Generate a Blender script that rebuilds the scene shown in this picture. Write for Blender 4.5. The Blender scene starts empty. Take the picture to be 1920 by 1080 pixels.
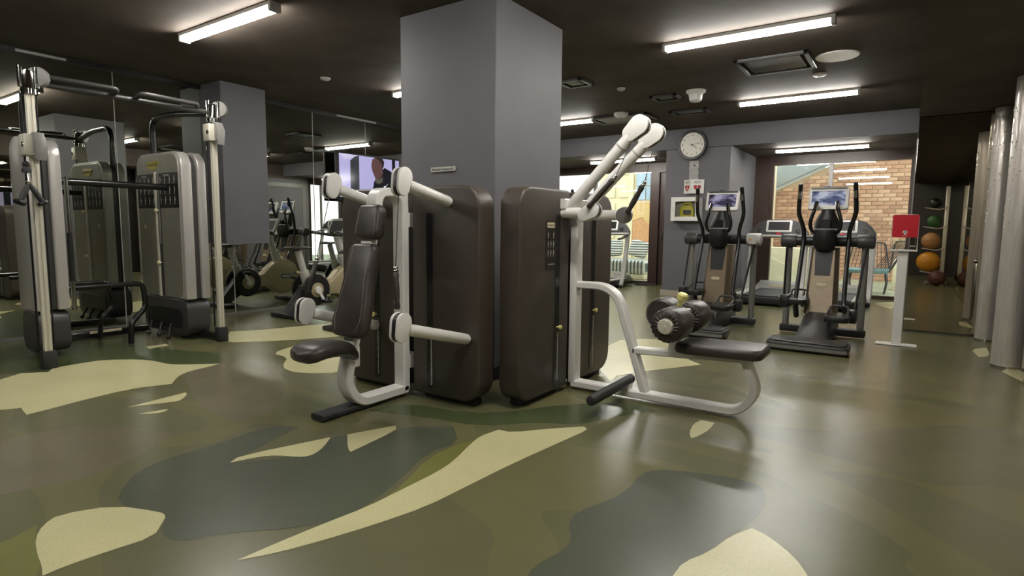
import bpy, bmesh, math, random
from mathutils import Vector as V, Matrix
random.seed(7)
S = bpy.context.scene
COL = S.collection
PI = math.pi

# ---------------------------------------------------------------- camera
cd = bpy.data.cameras.new('camera'); cam = bpy.data.objects.new('camera', cd); COL.objects.link(cam)
cd.sensor_fit = 'HORIZONTAL'; cd.sensor_width = 36.0; cd.lens = 36.0 * 1082.0 / 1920.0
cd.clip_start = 0.02; cd.clip_end = 200
pit, yaw, rol = 0.1033, 0.601, 0.0099
Fw = V((-math.sin(yaw)*math.cos(pit), math.cos(yaw)*math.cos(pit), -math.sin(pit)))
R0 = V((math.cos(yaw), math.sin(yaw), 0)); U0 = R0.cross(Fw)
Rt = R0*math.cos(rol) + U0*math.sin(rol); Up = Rt.cross(Fw)
M = Matrix(((Rt.x, Up.x, -Fw.x, 0), (Rt.y, Up.y, -Fw.y, 0), (Rt.z, Up.z, -Fw.z, 1.2), (0, 0, 0, 1)))
cam.matrix_world = M
S.camera = cam

# ---------------------------------------------------------------- exposure, sky, sun
S.view_settings.view_transform = 'Standard'; S.view_settings.look = 'None'
S.view_settings.gamma = 1.0; S.view_settings.use_curve_mapping = False
S.view_settings.exposure = 0.22
LAMP = 76.0          # radiance of the fluorescent diffusers
SKY = 3.0            # overcast sky over the courtyard
W = bpy.data.worlds.new('sky'); S.world = W; W.use_nodes = True
nt = W.node_tree; nt.nodes.clear()
out = nt.nodes.new('ShaderNodeOutputWorld'); bg = nt.nodes.new('ShaderNodeBackground')
tc = nt.nodes.new('ShaderNodeTexCoord'); sep = nt.nodes.new('ShaderNodeSeparateXYZ')
rp = nt.nodes.new('ShaderNodeValToRGB')
rp.color_ramp.elements[0].position = 0.0; rp.color_ramp.elements[0].color = (0.95, 0.98, 0.95, 1)
rp.color_ramp.elements[1].position = 0.7; rp.color_ramp.elements[1].color = (0.80, 0.92, 1.0, 1)
nt.links.new(tc.outputs['Generated'], sep.inputs[0]); nt.links.new(sep.outputs['Z'], rp.inputs[0])
nt.links.new(rp.outputs[0], bg.inputs['Color']); bg.inputs['Strength'].default_value = SKY
nt.links.new(bg.outputs[0], out.inputs[0])

# ---------------------------------------------------------------- materials
def lin(c):
    return tuple(((v/255)/12.92 if v/255 <= 0.04045 else ((v/255+0.055)/1.055)**2.4) for v in c)
def mat(name, rgb, rough=0.5, metal=0.0, var=0.08, scale=30.0, bump=0.0, bscale=200.0, spec=0.5, emit=None, estr=0.0, stretch=None, coat=0.0):
    """procedural principled: noise-varied colour, optional fine bump"""
    m = bpy.data.materials.new(name); m.use_nodes = True
    n = m.node_tree.nodes; l = m.node_tree.links
    b = n['Principled BSDF']; c = lin(rgb)
    b.inputs['Roughness'].default_value = rough; b.inputs['Metallic'].default_value = metal
    b.inputs['Specular IOR Level'].default_value = spec
    b.inputs['Coat Weight'].default_value = coat
    t = n.new('ShaderNodeTexCoord'); src = t.outputs['Object']
    if stretch:
        mp = n.new('ShaderNodeMapping'); mp.inputs['Scale'].default_value = stretch
        l.new(src, mp.inputs[0]); src = mp.outputs[0]
    nz = n.new('ShaderNodeTexNoise'); nz.inputs['Scale'].default_value = scale; nz.inputs['Detail'].default_value = 4
    l.new(src, nz.inputs['Vector'])
    r = n.new('ShaderNodeValToRGB')
    r.color_ramp.elements[0].position = 0.3; r.color_ramp.elements[1].position = 0.7
    r.color_ramp.elements[0].color = tuple(max(0, v*(1-var)) for v in c) + (1,)
    r.color_ramp.elements[1].color = tuple(min(1, v*(1+var)) for v in c) + (1,)
    l.new(nz.outputs['Fac'], r.inputs[0]); l.new(r.outputs[0], b.inputs['Base Color'])
    if bump:
        n2 = n.new('ShaderNodeTexNoise'); n2.inputs['Scale'].default_value = bscale; n2.inputs['Detail'].default_value = 2
        l.new(src, n2.inputs['Vector'])
        bp = n.new('ShaderNodeBump'); bp.inputs['Strength'].default_value = bump; bp.inputs['Distance'].default_value = 0.002
        l.new(n2.outputs['Fac'], bp.inputs['Height']); l.new(bp.outputs[0], b.inputs['Normal'])
    if emit:
        b.inputs['Emission Color'].default_value = lin(emit) + (1,); b.inputs['Emission Strength'].default_value = estr
    return m
def emitter(name, rgb, s):
    m = bpy.data.materials.new(name); m.use_nodes = True; n = m.node_tree.nodes; n.clear()
    o = n.new('ShaderNodeOutputMaterial'); e = n.new('ShaderNodeEmission')
    e.inputs[0].default_value = lin(rgb) + (1,); e.inputs[1].default_value = s
    m.node_tree.links.new(e.outputs[0], o.inputs[0]); return m
def glassmat(name, tint=(1, 1, 1), extra=0.0):
    m = bpy.data.materials.new(name); m.use_nodes = True; n = m.node_tree.nodes; n.clear(); l = m.node_tree.links
    o = n.new('ShaderNodeOutputMaterial'); mx = n.new('ShaderNodeMixShader'); tr = n.new('ShaderNodeBsdfTransparent')
    gl = n.new('ShaderNodeBsdfGlossy'); fr = n.new('ShaderNodeFresnel'); fr.inputs[0].default_value = 1.5
    tr.inputs[0].default_value = tint + (1,); gl.inputs['Roughness'].default_value = 0.0
    ad = n.new('ShaderNodeMath'); ad.operation = 'ADD'; ad.inputs[1].default_value = extra
    l.new(fr.outputs[0], ad.inputs[0]); l.new(ad.outputs[0], mx.inputs[0])
    l.new(tr.outputs[0], mx.inputs[1]); l.new(gl.outputs[0], mx.inputs[2]); l.new(mx.outputs[0], o.inputs[0]); return m
def mirrormat(name, rgb, rough=0.0):
    m = bpy.data.materials.new(name); m.use_nodes = True; b = m.node_tree.nodes['Principled BSDF']
    b.inputs['Base Color'].default_value = rgb + (1,); b.inputs['Metallic'].default_value = 1; b.inputs['Roughness'].default_value = rough
    return m

MT = dict(
    wall=mat('grey_paint', (101, 99, 103), 0.6, var=0.04, scale=3, bump=0.15, bscale=350),
    soffit=mat('grey_paint_soffit', (92, 90, 94), 0.6, var=0.04, scale=3),
    ceil=mat('dark_ceiling_paint', (88, 79, 72), 0.75, var=0.16, scale=2.5, bump=0.3, bscale=14, spec=0.12),
    dark=mat('dark_brown_panel', (40, 34, 28), 0.45, var=0.2, scale=6),
    black=mat('black_plastic', (24, 23, 23), 0.42, var=0.1, bump=0.1),
    blackmetal=mat('black_powder_coat', (17, 17, 18), 0.3, var=0.1, coat=0.3),
    rubber=mat('charcoal_rubber', (38, 37, 38), 0.55, var=0.12, bump=0.4, bscale=500),
    tower=mat('brown_grey_shroud', (68, 60, 52), 0.45, var=0.05, scale=8, bump=0.12, bscale=600),
    white=mat('white_powder_coat', (222, 219, 214), 0.32, var=0.03, bump=0.05, bscale=500),
    leather=mat('dark_leather', (58, 51, 48), 0.36, var=0.1, scale=60, bump=0.25, bscale=420),
    stitch=mat('stitching', (128, 118, 106), 0.7),
    silver=mat('brushed_silver', (186, 182, 177), 0.3, 0.4, var=0.06, scale=20, stretch=(8, 8, 0.4)),
    silverface=mat('bronze_silver_panel', (158, 154, 142), 0.28, 0.45, var=0.1, scale=9, stretch=(6, 6, 0.5)),
    alu=mat('ivory_aluminium', (214, 209, 194), 0.3, 0.35, var=0.03),
    chrome=mat('chrome', (205, 205, 200), 0.08, 1.0, var=0.02),
    steel=mat('stainless_steel', (190, 186, 178), 0.22, 1.0, var=0.08, scale=14, stretch=(6, 6, 0.2)),
    grey=mat('mid_grey_plastic', (120, 117, 113), 0.4, var=0.05),
    lgrey=mat('light_grey_plastic', (176, 174, 168), 0.38, var=0.04),
    dgrey=mat('dark_grey_plastic', (62, 60, 60), 0.4, var=0.06),
    gold=mat('champagne_shroud', (120, 105, 84), 0.36, 0.35, var=0.06, scale=12),
    khaki=mat('khaki_shroud', (166, 154, 122), 0.34, 0.2, var=0.05, scale=12),
    cream=mat('cream_plate', (226, 214, 180), 0.4, var=0.04),
    yellow=mat('yellow_knob', (226, 218, 138), 0.4, var=0.06),
    yellowpl=mat('yellow_badge', (196, 178, 60), 0.4, var=0.1),
    yellowdev=mat('yellow_case', (240, 224, 50), 0.4, var=0.04),
    red=mat('red_plate', (190, 14, 34), 0.35, var=0.05),
    redmark=mat('red_print', (170, 30, 28), 0.5),
    paper=mat('white_paper', (222, 220, 216), 0.7, var=0.04, bump=0.5, bscale=25),
    clockface=mat('clock_face', (222, 218, 206), 0.5, var=0.02),
    ink=mat('dark_ink', (40, 38, 38), 0.6),
    print=mat('grey_print', (182, 178, 168), 0.6),
    orange=mat('orange_rubber', (205, 140, 32), 0.45, var=0.15, scale=14, bump=0.3, bscale=150),
    tan=mat('tan_rubber', (178, 130, 80), 0.5, var=0.12, scale=14),
    maroon=mat('maroon_rubber', (84, 46, 42), 0.5, var=0.12),
    green=mat('green_rubber', (52, 98, 48), 0.5, var=0.15),
    wood=mat('dark_stained_wood', (52, 36, 28), 0.4, var=0.3, scale=10, stretch=(10, 10, 0.6)),
    beige=mat('beige_skirting', (170, 160, 142), 0.5, var=0.05),
    creamwall=mat('cream_render', (226, 210, 172), 0.7, var=0.06, scale=5),
    roof=mat('grey_roof_sheet', (150, 152, 148), 0.5, var=0.08, stretch=(1, 12, 1)),
    deck=mat('courtyard_paving', (150, 146, 120), 0.7, var=0.14, scale=6),
    panelor=mat('orange_board', (205, 150, 100), 0.6, var=0.12, scale=14),
    tanboard=mat('tan_board', (214, 178, 116), 0.6, var=0.1),
    blueglass=mat('blue_glazing', (168, 186, 200), 0.15, var=0.1, scale=4),
    teal=mat('teal_canvas', (112, 138, 132), 0.7, var=0.08),
    mirror=mirrormat('mirror_silver', (0.66, 0.68, 0.62)),
    mirror2=mirrormat('bronze_mirror', (0.58, 0.54, 0.46), 0.008),
    glass=glassmat('window_glass', (0.94, 0.97, 0.95), 0.05),
    cabglass=glassmat('cabinet_glass', (0.96, 0.97, 0.94)),
    lamp=emitter('lamp_diffuser', (255, 252, 244), LAMP),
    beltm=mat('treadmill_belt', (44, 43, 43), 0.55, var=0.1),
)
# bricks: three slightly different clays
MT['brick'] = [mat('brick_clay', c, 0.85, var=0.14, scale=18, bump=0.5, bscale=60) for c in ((180, 136, 106), (196, 156, 124), (164, 122, 96))]
MT['mortar'] = mat('mortar', (176, 150, 118), 0.9, var=0.1)
def floor_mat(name, rgb, var=0.10, rough=0.25):
    m = mat(name, rgb, rough, var=var, scale=2.2, spec=0.5)
    n = m.node_tree.nodes; l = m.node_tree.links; b = n['Principled BSDF']
    t = n.new('ShaderNodeTexCoord')
    a = n.new('ShaderNodeTexNoise'); a.inputs['Scale'].default_value = 900; a.inputs['Detail'].default_value = 2
    l.new(t.outputs['Object'], a.inputs['Vector'])
    bp = n.new('ShaderNodeBump'); bp.inputs['Strength'].default_value = 0.12; bp.inputs['Distance'].default_value = 0.001
    l.new(a.outputs['Fac'], bp.inputs['Height']); l.new(bp.outputs[0], b.inputs['Normal'])
    # fine fleck in the vinyl
    f = n.new('ShaderNodeTexNoise'); f.inputs['Scale'].default_value = 160; f.inputs['Detail'].default_value = 3
    l.new(t.outputs['Object'], f.inputs['Vector'])
    mx = n.new('ShaderNodeMix'); mx.data_type = 'RGBA'; mx.blend_type = 'OVERLAY'; mx.inputs[0].default_value = 0.25
    src = b.inputs['Base Color'].links[0].from_socket
    l.new(src, mx.inputs[6]); l.new(f.outputs['Fac'], mx.inputs[7]); l.new(mx.outputs[2], b.inputs['Base Color'])
    return m
def camo_mat():
    m = floor_mat('camouflage_vinyl', (100, 98, 66))
    n = m.node_tree.nodes; l = m.node_tree.links; b = n['Principled BSDF']
    t = n.new('ShaderNodeTexCoord'); mp = n.new('ShaderNodeMapping'); mp.inputs['Scale'].default_value = (0.55, 1.1, 1); mp.inputs['Rotation'].default_value = (0, 0, 0.5)
    l.new(t.outputs['Object'], mp.inputs[0])
    nz = n.new('ShaderNodeTexNoise'); nz.inputs['Scale'].default_value = 0.9; nz.inputs['Detail'].default_value = 1.2; nz.inputs['Distortion'].default_value = 0.6
    l.new(mp.outputs[0], nz.inputs['Vector'])
    r = n.new('ShaderNodeValToRGB'); r.color_ramp.interpolation = 'CONSTANT'
    e = r.color_ramp.elements
    e[0].position = 0; e[0].color = lin((90, 92, 66)) + (1,)
    e[1].position = 0.44; e[1].color = lin((108, 104, 74)) + (1,)
    x = e.new(0.56); x.color = lin((95, 94, 76)) + (1,)
    l.new(nz.outputs['Fac'], r.inputs[0])
    mx = n.new('ShaderNodeMix'); mx.data_type = 'RGBA'; mx.blend_type = 'MIX'; mx.inputs[0].default_value = 0.4
    src = b.inputs['Base Color'].links[0].from_socket
    l.new(src, mx.inputs[6]); l.new(r.outputs[0], mx.inputs[7]); l.new(mx.outputs[2], b.inputs['Base Color'])
    return m
MT['floor'] = camo_mat()
MT['flight'] = floor_mat('vinyl_pale', (196, 190, 146), 0.05)
MT['fslate'] = floor_mat('vinyl_slate', (80, 84, 69), 0.08)
MT['fgreen'] = floor_mat('vinyl_dark_green', (70, 80, 50), 0.08)
MT['folive'] = floor_mat('vinyl_olive', (112, 112, 62), 0.08)
MT['fbrown'] = floor_mat('vinyl_brown_grey', (104, 98, 78), 0.08)

# ---------------------------------------------------------------- mesh helpers
def B(): return bmesh.new()
def rot_to(d):
    return V((0, 0, 1)).rotation_difference(V(d).normalized()).to_matrix().to_4x4()
def fil(pts, r, n=6):
    pts = [V(p) for p in pts]; o = [pts[0]]
    for i in range(1, len(pts)-1):
        a, b, c = pts[i-1], pts[i], pts[i+1]
        d1, d2 = (a-b), (c-b); q = min(r, d1.length*0.49, d2.length*0.49)
        p, s = b + d1.normalized()*q, b + d2.normalized()*q
        for k in range(n+1):
            t = k/n; o.append(p*(1-t)**2 + b*2*t*(1-t) + s*t*t)
    o.append(pts[-1]); return o
def loft(bm, rings, caps=True):
    vs = [[bm.verts.new(p) for p in r] for r in rings]; n = len(rings[0])
    for a, b in zip(vs, vs[1:]):
        for i in range(n):
            bm.faces.new((a[i], a[(i+1) % n], b[(i+1) % n], b[i]))
    if caps:
        bm.faces.new(list(reversed(vs[0]))); bm.faces.new(vs[-1])
def frames(path):
    path = [V(p) for p in path]; T = []
    for i in range(len(path)):
        a = path[max(0, i-1)]; b = path[min(len(path)-1, i+1)]; T.append((b-a).normalized())
    return path, T
def tube(bm, path, r, n=10, caps=True):
    path, T = frames(path); rs = r if isinstance(r, (list, tuple)) else [r]*len(path)
    u = T[0].orthogonal().normalized(); rings = []
    for p, t, q in zip(path, T, rs):
        u = (u - t*u.dot(t)).normalized(); v = t.cross(u)
        rings.append([p + (u*math.cos(2*PI*k/n) + v*math.sin(2*PI*k/n))*q for k in range(n)])
    loft(bm, rings, caps)
def rod(bm, p0, p1, r, n=12, e=None):
    """straight round bar with rounded ends"""
    p0, p1 = V(p0), V(p1); d = (p1-p0).normalized(); e = r*0.6 if e is None else e
    tube(bm, [p0, p0+d*e*0.3, p0+d*e, p1-d*e, p1-d*e*0.3, p1], [r*0.62, r*0.9, r, r, r*0.9, r*0.62], n)
def bar(bm, path, w, t, side, bev=0.008):
    """flat bar swept along a path: width w along side, thickness t across"""
    path, T = frames(path); s = V(side).normalized(); rings = []
    a, b, c = w/2, t/2, min(bev, w/4, t/4)
    prof = [(a-c, b), (-a+c, b), (-a, b-c), (-a, -b+c), (-a+c, -b), (a-c, -b), (a, -b+c), (a, b-c)]
    for p, tt in zip(path, T):
        nn = tt.cross(s).normalized()
        rings.append([p + s*x + nn*y for x, y in prof])
    loft(bm, rings)
def bevel(bm, edges, w, seg):
    if w > 0: bmesh.ops.bevel(bm, geom=list(edges), offset=w, segments=seg, profile=0.5, affect='EDGES', clamp_overlap=True)
def box(bm, x0, x1, y0, y1, z0, z1, bev=0.0, seg=2):
    t = bmesh.new(); bmesh.ops.create_cube(t, size=1)
    for v in t.verts: v.co = V((x0+(v.co.x+.5)*(x1-x0), y0+(v.co.y+.5)*(y1-y0), z0+(v.co.z+.5)*(z1-z0)))
    bevel(t, t.edges[:], bev, seg); merge(bm, t)
def merge(bm, t, mw=None):
    if mw is not None: bmesh.ops.transform(t, matrix=mw, verts=t.verts[:])
    me = bpy.data.meshes.new('tmp'); t.to_mesh(me); t.free(); bm.from_mesh(me); bpy.data.meshes.remove(me)
def rrect(w, h, r, n=5, cx=0, cy=0):
    r = min(r, w/2-1e-4, h/2-1e-4); o = []
    for qx, qy, a0 in ((1, 1, 0), (-1, 1, 90), (-1, -1, 180), (1, -1, 270)):
        for k in range(n+1):
            a = math.radians(a0 + 90*k/n)
            o.append((cx + qx*(w/2-r) + r*math.cos(a), cy + qy*(h/2-r) + r*math.sin(a)))
    return o
AX = {'x': lambda a, b, c: V((c, a, b)), 'y': lambda a, b, c: V((a, c, b)), 'z': lambda a, b, c: V((a, b, c))}
def prism(bm, pts, ax, lo, hi, bev=0.0, seg=2, mw=None):
    """outline pts extruded along an axis from lo to hi, rims bevelled"""
    t = bmesh.new(); f = AX[ax]
    a = [t.verts.new(f(p[0], p[1], lo)) for p in pts]; b = [t.verts.new(f(p[0], p[1], hi)) for p in pts]
    n = len(pts); fa = t.faces.new(a); fb = t.faces.new(b)
    for i in range(n): t.faces.new((a[i], b[i], b[(i+1) % n], a[(i+1) % n]))
    bmesh.ops.recalc_face_normals(t, faces=t.faces[:])
    if bev: bevel(t, set(fa.edges) | set(fb.edges), bev, seg)
    merge(bm, t, mw)
def lathe(bm, prof, mw=Matrix.Identity(4), n=20):
    rings = [[mw @ V((r*math.cos(2*PI*k/n), r*math.sin(2*PI*k/n), z)) for k in range(n)] for r, z in prof]
    loft(bm, rings)
def at(p, d=(0, 0, 1)): return Matrix.Translation(V(p)) @ rot_to(d)
def ball(bm, c, r, sc=(1, 1, 1), u=16, v=10):
    t = bmesh.new(); bmesh.ops.create_uvsphere(t, u_segments=u, v_segments=v, radius=r)
    merge(bm, t, Matrix.Translation(V(c)) @ Matrix.Diagonal((*sc, 1)))
def cushion(bm, w, h, t, r, mw, puff=0.3, n=6):
    """padded cushion: rounded rectangle w x h in xy, thickness t in z"""
    rings = []
    for k in range(-4, 5):
        a = k/4; z = t/2*math.sin(a*PI/2); s = math.cos(a*PI/2)
        e = min(t*0.5, r)*(1-s)
        rings.append([mw @ V((x, y, z)) for x, y in rrect(w-2*e, h-2*e, max(r-e*0.6, 0.008), n)])
    loft(bm, rings)
def wloc(o):
    p = V((0, 0, 0))
    while o is not None: p += o.location; o = o.parent
    return p
def obj(name, bm, m, parent=None, label=None, sharp=38, origin=None):
    bmesh.ops.recalc_face_normals(bm, faces=bm.faces[:])
    off = wloc(parent) if parent else V(origin) if origin else V((0, 0, 0))
    if off.length > 0: bmesh.ops.translate(bm, vec=-off, verts=bm.verts[:])
    me = bpy.data.meshes.new(name); bm.to_mesh(me); bm.free()
    me.materials.append(m); me.shade_smooth(); me.set_sharp_from_angle(angle=math.radians(sharp))
    o = bpy.data.objects.new(name, me); COL.objects.link(o)
    if parent: o.parent = parent
    elif origin: o.location = V(origin)
    if label: o['label'] = label
    return o
def tag(o, label, cat, group=None):
    o['label'] = label; o['category'] = cat
    if group: o['group'] = group
    return o
def thing(name, label, cat, loc=(0, 0, 0), group=None):
    o = bpy.data.objects.new(name, None); COL.objects.link(o); o.location = V(loc); o.empty_display_size = 0.05
    return tag(o, label, cat, group)
def struct(name, bm, m, parent=None):
    o = obj(name, bm, m, parent)
    o['kind'] = 'structure'; return o
def dup(root, loc, label=None, group=None):
    r = root.copy(); COL.objects.link(r); r.location = V(loc)
    if label: r['label'] = label
    if group: r['group'] = group
    for ch in list(root.children):
        c = ch.copy(); COL.objects.link(c); c.parent = r
        for g in ch.children:
            d = g.copy(); COL.objects.link(d); d.parent = c
    return r
def text(name, body, size, m, parent, mw, align='CENTER', label=None, depth=0.0006, sx=1.0):
    cu = bpy.data.curves.new('t', 'FONT'); cu.body = body; cu.size = size; cu.align_x = align; cu.align_y = 'CENTER'; cu.extrude = depth
    to = bpy.data.objects.new('t', cu); COL.objects.link(to)
    dg = bpy.context.evaluated_depsgraph_get(); me = bpy.data.meshes.new_from_object(to.evaluated_get(dg))
    bpy.data.objects.remove(to); bpy.data.curves.remove(cu)
    bm = bmesh.new(); bm.from_mesh(me); bpy.data.meshes.remove(me)
    bmesh.ops.transform(bm, matrix=mw @ Matrix.Diagonal((sx, 1, 1, 1)), verts=bm.verts[:])
    return obj(name, bm, m, parent, label)
# text frames: facing -Y, facing +X, facing -X
def face_my(p): return Matrix.Translation(V(p)) @ Matrix(((1, 0, 0, 0), (0, 0, -1, 0), (0, 1, 0, 0), (0, 0, 0, 1)))
def face_px(p): return Matrix.Translation(V(p)) @ Matrix(((0, 0, 1, 0), (1, 0, 0, 0), (0, 1, 0, 0), (0, 0, 0, 1)))

# ================================================================ the room shell
ZC, ZB, ZR = 2.95, 2.62, 2.55          # main, window-bay and right-hand ceilings
b = B(); box(b, -7.6, 1.3, -2.7, 12.3, -0.12, 0); floor = struct('floor', b, MT['floor'])
def patch(pts, m, z):
    pts = [V((x, y, 0)) for x, y in pts]; n = len(pts); sm = []
    for i in range(n):                        # one Chaikin pass rounds the outline
        p, q, r = pts[i-1], pts[i], pts[(i+1) % n]
        d1, d2 = (p-q).normalized(), (r-q).normalized()
        if d1.dot(d2) > -0.35: sm.append(q)   # sharp tips stay sharp
        else: sm += [q*0.75+p*0.25, q*0.75+r*0.25]
    from mathutils.geometry import tessellate_polygon
    b = B(); vs = [b.verts.new((p.x, p.y, z)) for p in sm]
    for tri in tessellate_polygon([sm]): b.faces.new([vs[i] for i in tri])
    bmesh.ops.recalc_face_normals(b, faces=b.faces[:])
    for f in b.faces:
        if f.normal.z < 0: f.normal_flip()
    return struct('camo_patch', b, m, floor)
patch([(-4.084, 0.818), (-4.070, 1.241), (-3.768, 1.461), (-3.429, 1.574), (-3.183, 1.224), (-3.172, 0.952), (-3.286, 0.643)], MT['fbrown'], 0.00040)
patch([(-4.989, 2.359), (-4.893, 2.674), (-4.561, 2.923), (-3.838, 2.587), (-3.328, 2.159), (-3.352, 1.883), (-3.856, 1.913), (-4.448, 2.136)], MT['fbrown'], 0.00042)
patch([(-2.854, 2.507), (-2.457, 2.638), (-2.074, 2.696), (-1.853, 2.953), (-1.593, 3.094), (-1.530, 3.264), (-1.318, 3.633), (-1.533, 3.694), (-1.875, 3.397), (-2.079, 3.047), (-2.285, 2.856), (-2.782, 2.776)], MT['fgreen'], 0.00060)  # dark green print, with the shade under both stations put into its colour
patch([(-6.762, 1.476), (-7.333, 2.019), (-6.745, 2.467), (-5.830, 2.666), (-5.266, 2.882), (-4.922, 2.652), (-5.105, 2.415), (-5.608, 2.291), (-5.838, 1.964), (-5.691, 1.655), (-6.039, 1.310)], MT['fgreen'], 0.00062)
patch([(-1.814, 1.445), (-1.829, 1.627), (-1.886, 1.877), (-2.000, 2.146), (-1.996, 2.448), (-1.854, 2.720), (-1.937, 2.422), (-1.865, 2.201), (-1.844, 2.055), (-1.846, 1.837), (-1.841, 1.608), (-1.874, 1.387)], MT['folive'], 0.00080)
patch([(-2.743, 0.613), (-2.798, 0.742), (-2.683, 0.702), (-2.543, 0.668), (-2.449, 0.653), (-2.362, 0.601), (-2.506, 0.498), (-2.760, 0.557)], MT['folive'], 0.00082)
patch([(-2.339, 0.995), (-2.464, 1.076), (-2.734, 0.991), (-2.944, 1.116), (-3.083, 1.280), (-3.071, 1.599), (-3.108, 1.942), (-2.954, 2.054), (-2.772, 1.521), (-2.566, 1.763), (-2.654, 2.052), (-2.612, 2.136), (-2.389, 1.972), (-2.435, 2.353), (-2.438, 2.430), (-2.204, 2.601), (-2.010, 2.418), (-2.049, 2.199), (-1.928, 1.883), (-1.866, 1.661), (-1.849, 1.473), (-1.936, 1.333), (-2.137, 1.139), (-2.217, 0.997)], MT['fslate'], 0.00100)
patch([(-1.005, 1.564), (-1.030, 1.654), (-0.991, 1.817), (-1.007, 1.897), (-1.068, 1.978), (-1.095, 2.095), (-1.017, 2.301), (-1.001, 2.444), (-1.017, 2.613), (-0.976, 2.720), (-0.812, 2.799), (-0.573, 2.858), (-0.465, 2.795), (-0.442, 2.563), (-0.472, 2.404), (-0.505, 2.280), (-0.541, 2.115), (-0.601, 1.987), (-0.589, 1.788), (-0.973, 1.515)], MT['fslate'], 0.00102)
patch([(-5.704, 1.357), (-5.817, 1.518), (-5.691, 1.655), (-5.827, 1.733), (-5.838, 1.964), (-5.826, 2.101), (-5.608, 2.291), (-5.432, 2.346), (-5.215, 2.357), (-5.105, 2.415), (-4.883, 2.631), (-4.850, 2.534), (-4.827, 2.366), (-4.762, 2.241), (-4.644, 2.144), (-4.537, 2.070), (-4.639, 1.813), (-4.584, 1.497), (-4.533, 1.304), (-4.510, 1.187), (-4.634, 1.202), (-4.710, 1.215), (-4.763, 1.121), (-4.883, 0.993), (-5.550, 1.140)], MT['flight'], 0.00130)
patch([(-4.177, 1.620), (-4.223, 2.018), (-4.160, 1.998), (-4.063, 1.910), (-4.054, 1.871)], MT['flight'], 0.00132)
patch([(-3.980, 1.601), (-3.925, 1.763), (-3.885, 1.724), (-3.894, 1.664)], MT['flight'], 0.00134)
patch([(-2.772, 1.521), (-2.814, 1.602), (-2.654, 2.052), (-2.593, 1.975), (-2.538, 1.891), (-2.516, 1.808), (-2.566, 1.763), (-2.663, 1.719), (-2.718, 1.662)], MT['flight'], 0.00136)
patch([(-2.612, 2.136), (-2.499, 2.410), (-2.435, 2.353), (-2.389, 1.972), (-2.448, 2.003)], MT['flight'], 0.00138)
patch([(-1.920, 1.061), (-1.906, 1.219), (-1.884, 1.395), (-1.848, 1.614), (-1.846, 1.837), (-1.844, 2.055), (-1.865, 2.201), (-1.937, 2.422), (-1.975, 2.567), (-1.950, 2.717), (-1.859, 2.727), (-1.714, 2.912), (-1.562, 3.069), (-1.515, 3.034), (-1.545, 2.807), (-1.601, 2.350), (-1.624, 2.031), (-1.643, 1.761), (-1.710, 1.520), (-1.784, 1.319), (-1.845, 1.178)], MT['flight'], 0.00140)
patch([(-2.683, 0.702), (-2.781, 0.755), (-2.832, 0.824), (-2.734, 0.991), (-2.519, 1.076), (-2.464, 1.076), (-2.417, 1.040), (-2.330, 0.968), (-2.359, 0.820), (-2.374, 0.695), (-2.369, 0.632), (-2.449, 0.653), (-2.543, 0.668)], MT['flight'], 0.00142)
patch([(-0.602, 1.888), (-0.601, 1.987), (-0.541, 2.115), (-0.505, 2.280), (-0.449, 2.390), (-0.384, 2.366), (-0.272, 2.263), (-0.215, 2.162), (-0.180, 2.078), (-0.604, 1.777)], MT['flight'], 0.00144)
patch([(-4.890, 3.137), (-5.029, 3.433), (-5.025, 3.780), (-4.674, 4.048), (-3.853, 3.454), (-3.776, 3.040), (-4.053, 2.833), (-4.249, 2.843), (-4.400, 2.920), (-4.634, 3.132)], MT['flight'], 0.00146)
patch([(-5.786, 3.200), (-6.291, 3.515), (-6.087, 3.847), (-5.915, 4.454), (-5.642, 4.979), (-4.988, 4.519), (-5.147, 3.871), (-5.642, 3.203)], MT['flight'], 0.00148)
patch([(-6.143, 2.587), (-6.136, 2.758), (-6.021, 2.746), (-6.016, 2.556)], MT['flight'], 0.00150)
patch([(-2.601, 5.629), (-2.276, 6.106), (-1.653, 6.170), (-1.629, 5.948), (-1.843, 5.468), (-1.463, 5.144), (-1.919, 4.379), (-1.879, 4.137), (-2.161, 4.474)], MT['flight'], 0.00152)
patch([(-1.004, 3.339), (-1.033, 3.515), (-1.013, 3.616), (-0.930, 3.614), (-0.921, 3.466), (-0.941, 3.319), (-0.966, 3.258)], MT['flight'], 0.00154)
patch([(0.595, 7.534), (0.742, 7.746), (0.726, 7.227), (0.626, 7.093)], MT['flight'], 0.00156)
patch([(0.719, 6.530), (0.973, 6.918), (0.860, 6.031), (0.776, 6.299)], MT['flight'], 0.00158)
patch([(-0.493, 11.427), (-0.048, 11.968), (-0.173, 10.694)], MT['flight'], 0.00160)
b = B(); box(b, -7.6, 0.0, -2.7, 10.2, ZC, ZC+0.12); struct('ceiling', b, MT['ceil'])
b = B(); box(b, -7.6, 0.0, 10.2, 12.3, ZB, ZC+0.12); struct('ceiling_bay', b, MT['ceil'])
b = B(); box(b, 0.0, 1.3, -2.7, 11.0, ZR, ZC+0.12); struct('ceiling_right', b, MT['ceil'])
b = B(); box(b, -7.5, -0.005, 10.165, 10.2, ZB-0.01, ZC); struct('trim_1', b, MT['soffit'])
b = B(); box(b, -7.75, -7.53, -2.7, 12.3, 0, ZC); wl = struct('wall_left', b, MT['wall'])
b = B(); box(b, -7.75, 1.3, -2.85, -2.7, 0, ZC); struct('wall_behind', b, MT['dark'])
b = B(); box(b, 0.84, 1.15, -2.7, 6.2, 0, ZR); box(b, 1.0, 1.15, 6.2, 8.46, 0, ZR); wr = struct('wall_right', b, MT['dark'])
b = B(); box(b, 0.0, 1.3, 8.48, 11.0, 0, ZR); wb = struct('wall_front_right', b, MT['wall'])
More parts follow.
